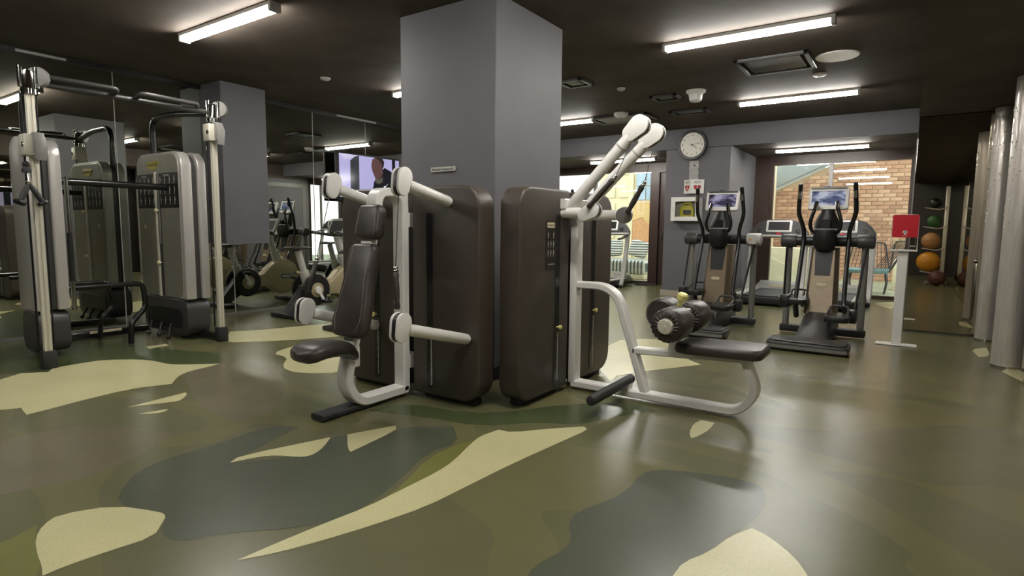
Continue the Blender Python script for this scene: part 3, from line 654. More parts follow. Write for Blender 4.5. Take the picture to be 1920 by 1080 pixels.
b = B(); bar(b, [(-1.55, FY, .355), (-0.80, FY, .385)], 0.085, 0.045, (0, 1, 0)); obj('seat_rail', b, MT['white'], t)
b = B(); box(b, -1.30, -1.235, FY-.033, FY+.033, .36, .66, .012); rp_ = obj('roller_post', b, MT['white'], t)
b = B(); lathe(b, [(0.018, 0), (0.018, .05), (0.034, .052), (.036, .085), (.026, .095)], at((-1.245, FY, .69), (0.35, -0.1, 1)), 16); obj('adjuster_knob', b, MT['yellow'], rp_)
b = B(); box(b, -1.275, -1.165, FY-.028, FY+.028, .555, .68, .012); obj('clamp_block', b, MT['lgrey'], rp_)
mw = Matrix.Translation((-0.955, FY-.005, .440)) @ Matrix.Rotation(-.02, 4, 'Y')
b = B(); shapedpad(b, mw @ Matrix.Rotation(-PI/2, 4, 'Z'), [(0.14, -0.27), (0.165, -0.20), (0.17, 0.1), (0.155, 0.24), (0.12, 0.275)], 0.066, .02); obj('bench_pad', b, MT['leather'], t)
def roller(c, r, ln, name, gather=True):
    prof = [(0.042, 0)]
    prof += [(r*.55, .0), (r*.78, .004), (r*.93, .016), (r, .04), (r*1.01, ln*.5), (r, ln-.04), (r*.93, ln-.016), (r*.75, ln-.003), (.04, ln)]
    b = B(); mwr = at(c, (0, 1, 0)); n = 40; rings = []
    for i, (q, z) in enumerate(prof):
        ring = []
        for k in range(n):
            a = 2*PI*k/n; w = 1+(0.05*(1 if k % 2 else -1)*(1 if gather and i in (1, 2, 3, 7, 8) else 0)); dz = (0.007*(1 if k % 2 else -1) if gather and i in (1, 2) else 0)
            ring.append(mwr @ V((q*w*math.cos(a), q*w*math.sin(a), z+dz)))
        rings.append(ring)
    loft(b, rings); o = obj(name, b, MT['leather'], t, sharp=60)
    b = B(); lathe(b, [(0.012, -.030), (.042, -.028), (.050, -.018), (.051, .006), (0.012, .006)], mwr, 20); lathe(b, [(.010, -.034), (.010, -.02)], mwr, 8); obj('end_cap', b, MT['alu'], o)
    return o
roller((-1.215, 3.47, .60), .110, .25, 'leg_roller'); roller((-1.215, 3.885, .60), .108, .25, 'leg_roller')
b = B(); tube(b, [(-1.215, 3.46, .60), (-1.215, 4.14, .60)], .02, 12); obj('axle', b, MT['steel'], t)
b = B(); lathe(b, [(.02, 0), (.09, .002), (.105, .015), (.108, .04), (.108, .16), (.09, .18), (.02, .182)], at((-1.345, 3.72, .635), (0, 1, 0)), 28); obj('shin_pad', b, MT['leather'], t)
b = B(); rod(b, (-1.60, 3.22, .115), (-1.60, 3.88, .125), .035, 16, .02); fb = obj('foot_bar', b, MT['rubber'], t)
b = B(); box(b, -1.63, -1.57, FY-.04, FY+.04, .06, .12, .01, 1); obj('bracket', b, MT['white'], fb)
ya, yb = 3.64, 3.90
for nm, p0, p1 in (('upper_arm', (-2.02, ya, 1.335), (-1.56, ya, 1.815)), ('upper_arm', (-2.02, yb, 1.345), (-1.555, yb, 1.80))):
    p0, p1 = V(p0), V(p1); d = (p1-p0).normalized()
    b = B(); rod(b, p0-d*.02, p1, .040, 14); a = obj(nm, b, MT['white'], t)
    b = B(); q = p1-d*.10; lathe(b, [(.0415, 0), (.0425, .006), (.0415, .012)], at(q, d), 16); obj('joint_ring', b, MT['lgrey'], a)
    paddle(a, p1+d*.05, d.lerp(V((0.9, 0, 0.25)), .25), V((0, 1, 0)), .066, .075)
for nm, p0, p1 in (('lower_arm', (-2.06, ya-.02, 1.312), (-1.90, ya-.02, 1.312)), ('lower_arm', (-2.06, yb+.04, 1.302), (-1.76, yb+.04, 1.302))):
    p0, p1 = V(p0), V(p1); d = (p1-p0).normalized()
    b = B(); rod(b, p0, p1, .038, 14); a = obj(nm, b, MT['white'], t)
    if p0.y < 3.8: paddle(a, p1+V((.06, 0, .0)), V((0.85, 0, 0.45)), V((0, 1, 0)), .055, .07)
    else:
        b = B(); lathe(b, [(.02, -.05), (.055, -.045), (.062, 0), (.055, .045), (.02, .05)], at(p1+V((.04, 0, 0)), (0.3, -1, 0)), 20); obj('end_boss', b, MT['grey'], a)
b = B(); bar(b, [(-2.03, ya-.06, 1.375), (-1.98, ya+.3, 1.375)], .07, .05, (0, 0, 1)); obj('arm_yoke', b, MT['white'], t)
cable_handle(t, (-1.555, ya-.01, 1.76), (-1.66, ya-.04, 1.53), (-1.83, ya-.06, 1.345), .021)
cable_handle(t, (-1.50, yb-.01, 1.75), (-1.56, yb-.03, 1.50), (-1.67, yb-.03, 1.31), .021)
# exercise chart on the near shroud
b = B(); prism(b, rrect(.125, .335, .012, 3, 3.455, 1.085), 'x', -2.05, -2.0465); ch = obj('exercise_chart', b, MT['dark'], t)
b = B(); prism(b, tower_outline(3.405, 3.508, 1.205, 1.242, .012, .012), 'x', -2.0465, -2.0455); obj('maker_plate', b, MT['cream'], ch)
text('lettering', 'TECHNOGYM', .017, MT['ink'], ch, face_px((-2.0454, 3.4565, 1.222)))
def figure(b, mwf, s):
    """tiny exercise pictogram: head, bent body, limbs"""
    for p in ([(-.1, .9), (.1, .9), (.1, 1.15), (-.1, 1.15)], [(-.14, .2), (.1, .2), (.14, .85), (-.1, .85)], [(-.14, -.5), (0, -.5), (.06, .2), (-.14, .2)], [(.1, .5), (.42, .3), (.46, .42), (.12, .7)]):
        prism(b, [(x*s, y*s) for x, y in p], 'z', 0, .0006, mw=mwf)
b = B()
for r_ in range(3):
    for c_ in range(3):
        if r_ == 0 and c_ == 1: continue
        figure(b, face_px((-2.0464, 3.42+c_*.036, 1.145-r_*.062)), .028)
obj('pictograms', b, MT['print'], ch)['kind'] = 'stuff'
text('lettering', 'TECHNOGYM', .014, MT['print'], ch, face_px((-2.0463, 3.462, .952)))

# ================================================================ cable tower (dual adjustable pulleys) by the left mirror
t = thing('cable_machine', 'tall silver dual cable machine with pull-up bar in front of the left mirror', 'gym machine', (-6.5, 2.45, 0))
def silver_tower(x0, x1, y0, y1, fronty):
    """layered silver weight-stack column: face shell, dark core, back shell, black lower boot"""
    zt = 1.95; d = y1-y0
    def ol(e=0, z0=.43, zt_=zt): 
        o = []
        for (x, z, sx, sz, r) in ((x1-e, zt_-e, -1, -1, .16), (x0+e, zt_-e, 1, -1, .16), (x0+e, z0, 1, 1, .01), (x1-e, z0, -1, 1, .01)):
            b0 = {(-1, -1): 0, (1, -1): 90, (1, 1): 180, (-1, 1): 270}[(sx, sz)]
            for k in range(7):
                q = math.radians(b0+15*k); o.append((x+sx*r+r*math.cos(q), z+sz*r+r*math.sin(q)))
        return o
    b = B(); prism(b, ol(), 'y', y0, y0+d*.42, .02, 3); obj('shell', b, MT['silver'], t)
    b = B(); prism(b, ol(.03), 'y', y0+d*.40, y0+d*.68); obj('core', b, MT['dgrey'], t)
    b = B(); prism(b, ol(.0), 'y', y0+d*.66, y1, .02, 3); obj('shell', b, MT['silver'], t)
    b = B(); prism(b, tower_outline(x0, x1, .05, .432, .12, .12), 'y', y0, y1, .025, 3); obj('boot', b, MT['dgrey'], t)
LT = (-6.62, -6.25, 1.76, 2.02); RTW = (-7.06, -6.09, 2.97, 3.22)
silver_tower(*LT, 1.76); silver_tower(*RTW, 2.97)
yf = 2.97
b = B(); prism(b, tower_outline(-7.03, -6.14, .44, 1.925, .13, .13), 'y', yf-.006, yf+.004, .003, 1); fp = obj('face_panel', b, MT['silverface'], t)
b = B(); box(b, -7.025, -6.145, yf-.010, yf-.006, 1.375, 1.735); ch = obj('exercise_chart', b, MT['blackmetal'], t)
b = B()
for r_ in range(3):
    for c_ in range(8):
        x = -6.965+c_*.098+(.06 if c_ > 3 else 0); figure(b, face_my((x, yf-.0102, 1.645-r_*.105)), .048)
obj('pictograms', b, MT['print'], ch)['kind'] = 'stuff'
for x in (-6.95, -6.46): text('lettering', 'EXERCISES', .024, MT['print'], ch, face_my((x+.08, yf-.0104, 1.71)))
b = B(); box(b, -6.615, -6.585, yf-.03, yf-.006, .44, 1.75, .003, 1); obj('slot_rail', b, MT['alu'], t)
b = B(); box(b, -6.585, -6.535, yf-.012, yf-.006, .44, 1.74); sl = obj('slot', b, MT['black'], t)
b = B(); box(b, -6.58, -6.54, yf-.02, yf-.01, 1.0, 1.74, .003, 1); obj('slot_cover', b, MT['grey'], sl)
for z in (1.35, .80):
    b = B(); lathe(b, [(.006, 0), (.006, .02), (.020, .022), (.022, .04), (.012, .046)], at((-6.56, yf-.012, z), (0, -1, 0)), 14); obj('selector_knob', b, MT['cream'], sl)
b = B(); prism(b, [(-6.80, 1.86), (-6.78, 1.805), (-6.74, 1.795), (-6.72, 1.78), (-6.60, 1.78), (-6.585, 1.80), (-6.545, 1.81), (-6.53, 1.865)], 'y', yf-.012, yf-.006, .002, 1); obj('maker_plate', b, MT['yellowpl'], fp)
text('lettering', 'TECHNOGYM', .042, MT['ink'], fp, face_my((-6.665, yf-.0125, 1.825)))
b = B(); lathe(b, [(.018, 0), (.018, .004)], at((-6.90, yf-.006, 1.18), (0, -1, 0)), 12); obj('screw_plate', b, MT['cream'], fp)
# open pocket in the right boot
b = B(); prism(b, rrect(.76, .20, .05, 5, -6.58, .22), 'y', 2.962, 2.97, .002, 1); obj('boot_recess', b, MT['black'], t)
for x in (-6.85, -6.62, -6.42):
    b = B(); tube(b, fil([(x, 2.955, .15), (x+.02, 2.92, .08), (x+.04, 2.90, .012)], .03), .012, 8); ball(b, (x+.04, 2.90, .025), .024); obj('accessory_hook', b, MT['blackmetal'], t)
# rails with carriages
def rail(y, car_z, yaw_, left):
    x = -5.84
    b = B(); box(b, x-.045, x+.045, y-.05, y+.05, 0.0, .15, .008); obj('foot_sleeve', b, MT['rubber'], t)
    b = B(); prism(b, [(x-.019, y-.027), (x-.007, y-.027), (x-.004, y-.017), (x+.004, y-.017), (x+.007, y-.027), (x+.019, y-.027), (x+.019, y-.008), (x+.012, y-.005), (x+.012, y+.005), (x+.019, y+.008), (x+.019, y+.027), (x-.019, y+.027)], 'z', .14, 2.26); rl = obj('rail', b, MT['alu'], t)
    b = B(); tube(b, [(x-.03, y-.05, .16), (x-.03, y-.05, 2.24)], .008, 8); obj('cable', b, MT['blackmetal'], rl)
    b = B(); tube(b, [(x, y, 2.22), (x, y, 2.26), (x, y, 2.27), (x, y, 2.40)], [.058, .058, .05, .048], 18); tube(b, [(x, y-.05, 2.27), (x, y-.05, 2.43)], .02, 10); tube(b, [(x+.03, y+.045, 2.27), (x+.03, y+.045, 2.43)], .02, 10); cp = obj('top_bracket', b, MT['chrome'], t)
    b = B(); lathe(b, [(.02, -.03), (.075, -.026), (.08, 0), (.075, .026), (.02, .03)], at((x+.02, y+.06, 2.36), (.7, -.7, 0)), 20); obj('pulley', b, MT['grey'], cp)
    b = B(); box(b, x-.06, x+.06, y-.075, y+.065, car_z-.085, car_z+.085, .012); c = obj('carriage', b, MT['alu'], t)
    b = B(); prism(b, [(x+.03, car_z-.10), (x+.11, car_z-.12), (x+.13, car_z+.02), (x+.08, car_z+.10), (x+.03, car_z+.10)], 'y', y-.02, y+.055, .01); obj('pulley_bracket', b, MT['grey'], c)
    for p_, q_ in (((x+.03, y-.072, car_z), .022), ((x+.09, y-.022, car_z-.07), .014)):
        b = B(); lathe(b, [(q_, 0), (q_, .006)], at(p_, (0, -1, 0)), 12); obj('bolt', b, MT['chrome'], c)
    b = B(); tube(b, [(x+.02, y-.09, .30), (x+.02, y-.09, 2.2)][:0] or [(x-.05, y+.06, .14), (x-.05, y+.06, 2.25)], .006, 6); obj('guide_wire', b, MT['blackmetal'], rl)
    return c
rail(1.71, 1.82, 0, True); rail(3.18, 2.12, 0, False)
# gantry tubes, pull-up bar
for y0, ty in ((1.71, 1.93), (3.18, 3.12)):
    b = B(); gx = -6.78 if ty < 2.5 else -6.98; tube(b, fil([(gx, ty, .10 if ty < 2.5 else 1.90), (gx, ty, 2.36), (-6.45, ty, 2.36), (-5.86, y0, 2.31)], .16), .032, 12); obj('gantry_tube', b, MT['blackmetal'], t)
b = B(); tube(b, [(-5.84, 1.73, 2.315), (-5.84, 3.16, 2.315)], .024, 12); pb = obj('pull_up_bar', b, MT['dgrey'], t)
for ya_, yb_ in ((1.80, 2.30), (2.48, 3.02)):
    y_in, y_out = (yb_, ya_) if ya_ < 2 else (ya_, yb_)
    b = B(); tube(b, fil([(-5.84, y_out, 2.33), (-5.80, y_out, 2.37), (-5.72, y_in, 2.36), (-5.84, y_in, 2.325)], .05, 5), .021, 10); obj('grip_loop', b, MT['dgrey'], pb)
b = B(); tube(b, [(-6.40, 2.00, 1.585), (-6.40, 2.98, 1.585)], .033, 12); obj('upper_beam', b, MT['blackmetal'], t)
b = B(); tube(b, fil([(-6.40, 2.00, .60), (-6.42, 2.70, .605), (-6.42, 2.72, .36), (-6.38, 2.56, .22), (-6.36, 2.54, .01)], .07), .026, 12); obj('lower_beam', b, MT['blackmetal'], t)
b = B(); tube(b, fil([(-6.88, 2.08, .60), (-6.88, 2.55, .60), (-6.88, 2.62, .36), (-6.88, 2.48, .22), (-6.88, 2.46, .01)], .07), .022, 10); obj('rear_leg', b, MT['blackmetal'], t)
b = B(); box(b, -7.12, -7.02, 2.15, 3.0, .01, .075, .01); bs = obj('base_beam', b, MT['blackmetal'], t)
b = B(); box(b, -7.035, -7.018, 2.42, 2.72, .05, .078, .003, 1); obj('label_strip', b, MT['cream'], bs)
for y, ty in ((1.71, 1.88), (3.18, 3.12)):
    b = B(); bar(b, [(-6.5, ty, .045), (-5.86, y, .045)], .07, .06, (0, 0, 1)); obj('floor_beam', b, MT['blackmetal'], t)
b = B(); tube(b, [(-6.27, 2.055, .42), (-6.27, 2.055, 1.62)], .019, 12); gt = obj('guard_tube', b, MT['chrome'], t)
b = B(); tube(b, [(-6.27, 2.055, .68), (-6.27, 2.055, 1.12)], .022, 12); obj('guard_sleeve', b, MT['black'], gt)
# triceps rope hung from the left carriage
q = thing('triceps_rope', 'black triceps rope with two knobs hanging from the left rail of the cable machine', 'rope', (-5.80, 1.66, 1.5))
b = B(); ball(b, (-5.80, 1.645, 1.665), .026); lathe(b, [(.03, 0), (.033, .02), (.018, .05)], at((-5.80, 1.645, 1.60)), 14); obj('cable_stop', b, MT['rubber'], q)
b = B(); tube(b, fil([(-5.80, 1.645, 1.61), (-5.80, 1.65, 1.53)], .01), .006, 8); ball(b, (-5.80, 1.65, 1.525), .016); obj('carabiner', b, MT['chrome'], q)
for y in (1.585, 1.735):
    b = B(); p0, p1 = V((-5.80, 1.655, 1.515)), V((-5.79, y, 1.365)); tube(b, [p0, p0.lerp(p1, .25), p0.lerp(p1, .5), p1], [.012, .019, .021, .020], 10); r_ = obj('rope_end', b, MT['rubber'], q)
    b = B(); lathe(b, [(.01, -.016), (.038, -.014), (.044, 0), (.038, .014), (.01, .016)], at(p1, p1-p0), 18); obj('knob', b, MT['black'], r_)

# ================================================================ elliptical trainers (user faces +Y, towards the windows)
def pic(name, c1, c2, c3, s):
    m = bpy.data.materials.new(name); m.use_nodes = True; n = m.node_tree.nodes; l = m.node_tree.links; b = n['Principled BSDF']
    t = n.new('ShaderNodeTexCoord'); mp = n.new('ShaderNodeMapping'); mp.inputs['Scale'].default_value = (5, 5, 11)
    nz = n.new('ShaderNodeTexNoise'); nz.inputs['Scale'].default_value = 1.2; nz.inputs['Detail'].default_value = 5
    r = n.new('ShaderNodeValToRGB'); e = r.color_ramp.elements
    e[0].position = .36; e[0].color = lin(c1)+(1,); e[1].position = .62; e[1].color = lin(c3)+(1,); x = e.new(.48); x.color = lin(c2)+(1,)
    l.new(t.outputs['Object'], mp.inputs[0]); l.new(mp.outputs[0], nz.inputs[0]); l.new(nz.outputs['Fac'], r.inputs[0])
    b.inputs['Base Color'].default_value = (.01, .01, .01, 1); b.inputs['Roughness'].default_value = .6; b.inputs['Specular IOR Level'].default_value = .15
    l.new(r.outputs[0], b.inputs['Emission Color']); b.inputs['Emission Strength'].default_value = s
    return m
def elliptical(pos, label, screen, extra, mirrorarm=1):
    t = thing('elliptical_trainer', label, 'elliptical', (0, 0, 0), 'elliptical trainers')
    G = MT
    b = B(); prism(b, rrect(.74, .34, .07, 5, 0, .17), 'z', .015, .09, .015, 2)
    prism(b, rrect(.70, .30, .06, 5, 0, .17), 'z', .09, .108, .008, 2); obj('rear_step', b, G['dgrey'], t)
    b = B(); prism(b, rrect(.72, .02, .008, 3, 0, .008), 'z', .03, .06); obj('step_trim', b, G['grey'], t)
    # spine rising from the step to the column
    b = B(); rings = []
    for y, w, z in ((.27, .17, .10), (.42, .16, .13), (.62, .15, .22), (.85, .15, .30), (1.15, .16, .33), (1.45, .16, .30)):
        rings.append([V((x*w, y, zz)) for x, zz in ((-1, .03), (1, .03), (.92, z*.85), (.6, z), (-.6, z), (-.92, z*.85))])
    loft(b, rings); obj('spine', b, G['dgrey'], t, sharp=50)
    b = B(); box(b, -.44, .44, 1.18, 1.32, .015, .10, .02, 2); obj('front_foot', b, G['rubber'], t)
    # champagne column with a dark inset
    b = B(); rings = []
    for z, w, y, d in ((.28, .155, 1.02, .22), (.45, .150, 1.06, .20), (.75, .140, 1.12, .18), (1.02, .13, 1.17, .16)):
        rings.append([V((x*w, y+yy*d, z)) for x, yy in ((-1, -.35), (-.8, -.55), (.8, -.55), (1, -.35), (1, 1), (-1, 1))])
    loft(b, rings); col = obj('column_shroud', b, G['gold'], t, sharp=40)
    b = B(); rings = []
    for z, w, y in ((.555, .072, .985), (.75, .078, 1.018), (.98, .09, 1.06)):
        rings.append([V((-w, y, z)), V((w, y, z)), V((w, y+.03, z)), V((-w, y+.03, z))])
    loft(b, rings); obj('inset_panel', b, G['black'], col)
    b = B(); prism(b, rrect(.105, .034, .012, 4, 0, .60), 'y', .976, .992, .003, 1); obj('maker_plate', b, G['cream'], col)
    text('lettering', 'TECHNOGYM', .017, G['ink'], col, face_my((0, .9755, .60)))
    for s in (-1, 1):
        b = B(); tube(b, [(s*.385, 1.26, .06), (s*.385, 1.25, 1.04)], .036, 14); obj('upright', b, G['grey'], t)
        b = B(); rod(b, (s*.30, 1.22, 1.09), (s*.475, 1.22, 1.09), .078, 20, .02); obj('beam_end', b, G['lgrey'] if (s > 0 and extra) else G['dgrey'], t)
        # swinging arm: grip, bend, lower lever
        b = B(); tube(b, fil([(s*.265, .98, 1.71), (s*.275, 1.02, 1.55), (s*.285, 1.07, 1.40), (s*.225, 1.13, 1.22), (s*.225, 1.14, 1.09), (s*.235, .92, .52), (s*.24, .88, .40)], .07, 5), .0235, 10); ar = obj('swing_arm', b, G['blackmetal'], t)
        b = B(); tube(b, [(s*.265, .975, 1.725), (s*.266, .985, 1.70), (s*.276, 1.03, 1.54)], [.020, .024, .023], 10); g = obj('grip', b, G['rubber'], ar)
        b = B(); tube(b, [(s*.267, .962, 1.64), (s*.271, .983, 1.56)], .018, 8); obj('pulse_sensor', b, G['chrome'], ar)
        b = B(); tube(b, fil([(s*.10, 1.05, 1.52), (s*.115, 1.00, 1.44), (s*.155, 1.0, 1.30), (s*.14, 1.02, 1.20), (s*.05, 1.08, 1.16)], .05, 5), .020, 10); h = obj('fixed_handle', b, G['blackmetal'], t)
        b = B(); tube(b, [(s*.099, 1.035, 1.525), (s*.112, .99, 1.43)], .022, 10); obj('pulse_sensor', b, G['chrome'], h)
        # pedal with wire surround, crank arm and link rod
        px, py, pz = s*.215, .72-.17*s, .335-.06*s
        b = B(); prism(b, rrect(.225, .38, .06, 4, px, py), 'z', pz, pz+.06, .01, 2); pd = obj('pedal', b, G['black'], t)
        b = B(); tube(b, fil([(px-.085, py+.10, pz+.04), (px-.085, py+.15, pz+.14), (px+.085, py+.15, pz+.14), (px+.085, py+.10, pz+.04)], .04, 5), .012, 8); tube(b, fil([(px-.095, py-.15, pz+.05), (px-.095, py+.14, pz+.10)], .02), .008, 6); tube(b, fil([(px+.095, py-.15, pz+.05), (px+.095, py+.14, pz+.10)], .02), .008, 6); obj('toe_guard', b, G['dgrey'], pd)
        b = B(); box(b, s*.33-.045, s*.33+.045, .70, .86, pz-.04, pz+.10, .02, 2); box(b, min(s*.2, s*.36), max(s*.2, s*.36), .76, .82, pz+.0, pz+.05, .01, 1); obj('crank_block', b, G['black'], pd)
        b = B(); tube(b, [(s*.345, .80, pz+.05), (s*.40, 1.18, 1.04)], .013, 8); obj('link_rod', b, G['blackmetal'], t)
        b = B(); tube(b, [(s*.245, .89, .45), (s*.25, 1.10, .22)], .03, 8); obj('lower_link', b, G['dgrey'], t)
    b = B(); tube(b, [(-.33, 1.22, 1.09), (.33, 1.22, 1.09)], .062, 18); obj('cross_beam', b, G['black'], t)
    b = B(); lathe(b, [(.02, 0), (.085, .01), (.115, .06), (.12, .16), (.105, .24), (.02, .25)], at((0, 1.06, .985), (0, -.12, 1)), 24); obj('hub_pod', b, G['black'], t)
    b = B(); rings = []
    for z, w, y, d in ((1.19, .13, 1.10, .12), (1.30, .125, 1.14, .12), (1.42, .07, 1.18, .08), (1.50, .055, 1.18, .06)):
        rings.append([V((w*math.cos(a), y+d*math.sin(a)*.8, z)) for a in [2*PI*k/18 for k in range(18)]])
    loft(b, rings); obj('neck', b, G['black'], t, sharp=50)
    b = B(); tube(b, [(.125*math.cos(a), 1.07+.10*math.sin(a), 1.215) for a in [PI+PI*k/12 for k in range(13)]], .016, 8); obj('cup_rim', b, G['grey'], t)
    b = B(); prism(b, tower_outline(-.055, .055, 1.20, 1.33, .05, .01), 'y', .985, 1.03, .008, 1); obj('control_panel', b, G['blackmetal'], t)
    Rm = Matrix.Translation((0, 1.15, 1.565)) @ Matrix.Rotation(-.28, 4, 'X')
    b = B(); prism(b, rrect(.40, .26, .03, 5), 'y', -.018, .03, .010, 2, mw=Rm); cs = obj('console', b, G['white'], t)
    b = B(); prism(b, rrect(.335, .165, .008, 3, 0, .0), 'y', -.0215, -.0175, mw=Rm); obj('screen', b, screen, cs)
    b = B(); prism(b, rrect(.36, .022, .010, 3, 0, .115), 'y', -.024, .01, .003, 1, mw=Rm); prism(b, rrect(.07, .02, .008, 3, -.02, .138), 'y', -.01, .02, .003, 1, mw=Rm); obj('top_bar', b, G['dgrey'], cs)
    if extra:
        b = B(); prism(b, rrect(.10, .12, .02, 3, .38, 1.09), 'y', 1.135, 1.15, .004, 1); obj('badge_face', b, G['lgrey'], t)
        b = B(); lathe(b, [(.014, 0), (.014, .004)], at((.36, 1.134, 1.09), (0, -1, 0)), 12); obj('orange_dot', b, G['orange'], t)
    t.location = V(pos)
    return t
sc1 = pic('screen_purple', (10, 10, 16), (62, 52, 86), (196, 186, 220), .5)
sc2 = pic('screen_mountain', (34, 38, 54), (90, 100, 138), (205, 210, 228), .6)
elliptical((-1.98, 6.42, 0), 'black and champagne elliptical trainer with purple screen in front of the grey pier', sc1, True)
elliptical((-.78, 6.25, 0), 'black and champagne elliptical trainer with blue mountain screen, next to the red sign', sc2, False)

elliptical((-4.05, 5.95, 0), 'elliptical trainer standing behind the grey pillar, seen only in the mirror', sc1, False)
elliptical((-5.15, 5.60, 0), 'elliptical trainer nearest the left mirror, hidden by the press station', sc2, True)

# ================================================================ treadmills in the window bay
def treadmill():
    t = thing('treadmill', 'x', 'treadmill', (0, 0, 0), 'treadmills in the window bay'); G = MT
    b = B(); box(b, -.40, .40, .0, 1.75, .03, .15, .02, 2); obj('deck', b, G['black'], t)
    b = B(); box(b, -.27, .27, .02, 1.36, .15, .168, .006, 1); obj('belt', b, G['beltm'], t)
    for s in (-1, 1):
        b = B(); prism(b, [(s*.40, .15), (s*.275, .15), (s*.275, .175), (s*.385, .185), (s*.405, .17)], 'y', .01, 1.4, .006, 1); obj('side_rail', b, G['lgrey'], t)
        b = B(); bar(b, fil([(s*.43, 1.02, .02), (s*.44, 1.15, .30), (s*.44, 1.30, 1.12)], .06), .09, .06, (1, 0, 0), .018); obj('upright', b, G['lgrey'], t)
        b = B(); tube(b, fil([(s*.44, 1.28, 1.10), (s*.455, 1.0, 1.02), (s*.45, .82, 1.0)], .08), .024, 10); hr = obj('handrail', b, G['dgrey'], t)
        b = B(); rod(b, (s*.44, 1.10, .03), (s*.44, .94, .03), .035, 10); obj('foot', b, G['rubber'], t)
    b = B(); rings = []
    for y, z in ((1.34, .17), (1.40, .25), (1.58, .29), (1.72, .24), (1.78, .12)):
        rings.append([V((x*.36, y, .04+(z-.04)*q)) for x, q in ((-1, 0), (1, 0), (1, .75), (.85, 1), (-.85, 1), (-1, .75))])
    loft(b, rings); hood = obj('motor_hood', b, G['lgrey'], t)
    b = B(); prism(b, rrect(.24, .05, .02, 4, 0, .222), 'y', 1.36, 1.378, .004, 1); obj('maker_plate', b, G['cream'], hood)
    # arched console with a white-framed screen
    arch = [(-.485, 1.10), (-.48, 1.17), (-.42, 1.27), (-.33, 1.36), (-.22, 1.405), (0, 1.415), (.22, 1.405), (.33, 1.36), (.42, 1.27), (.48, 1.17), (.485, 1.10)]
    Rm = Matrix.Translation((0, 1.28, 1.10)) @ Matrix.Rotation(-.30, 4, 'X') @ Matrix.Translation((0, 0, -1.10))
    b = B(); prism(b, arch, 'y', -.02, .05, .015, 3, mw=Rm); cn = obj('console', b, G['dgrey'], t)
    b = B(); prism(b, rrect(.97, .035, .015, 3, 0, 1.10), 'y', -.05, .04, .008, 2, mw=Rm); obj('console_lip', b, G['lgrey'], cn)
    b = B(); prism(b, rrect(.42, .215, .02, 4, 0, 1.28), 'y', -.034, -.015, .006, 2, mw=Rm); sf = obj('screen_frame', b, G['white'], cn)
    b = B(); prism(b, rrect(.345, .15, .006, 3, 0, 1.285), 'y', -.037, -.033, mw=Rm); obj('screen', b, G['black'], cn)
    b = B(); prism(b, rrect(.08, .024, .01, 3, 0, 1.147), 'y', -.032, -.015, .004, 1, mw=Rm); obj('stop_button', b, G['red'], cn)
    b = B()
    for s in (-1, 1): lathe(b, [(.035, 0), (.045, .004), (.045, .012), (.03, .014)], Rm @ at((s*.31, -.018, 1.19), (0, -1, 0)), 16)
    obj('cup_ring', b, G['black'], cn)
    return t
tm = treadmill(); tm['label'] = 'black treadmill with white-framed screen seen between the two elliptical trainers'; tm.location = (-1.92, 9.83, 0)
dup(tm, (-.93, 9.83, 0), 'black treadmill half hidden behind the right elliptical trainer, by the brick window')
dup(tm, (-5.30, 10.05, 0), 'treadmill by the left window, just right of the row machine, beside the striped daybed')
b = B(); pts = []
for k in range(60):
    a = k*.55; r = .10+.05*math.sin(k*.9)+.03*math.cos(k*2.3); pts.append((-4.75+r*1.4*math.cos(a)+.002*k, 11.93+r*.8*math.sin(a), .009+.009*(k % 3)))
tube(b, fil(pts, .05, 2), .008, 5); o = obj('power_cable', b, MT['black'], origin=(-4.75, 11.93, 0)); tag(o, 'tangled black power cable on the floor by the left window', 'cable')

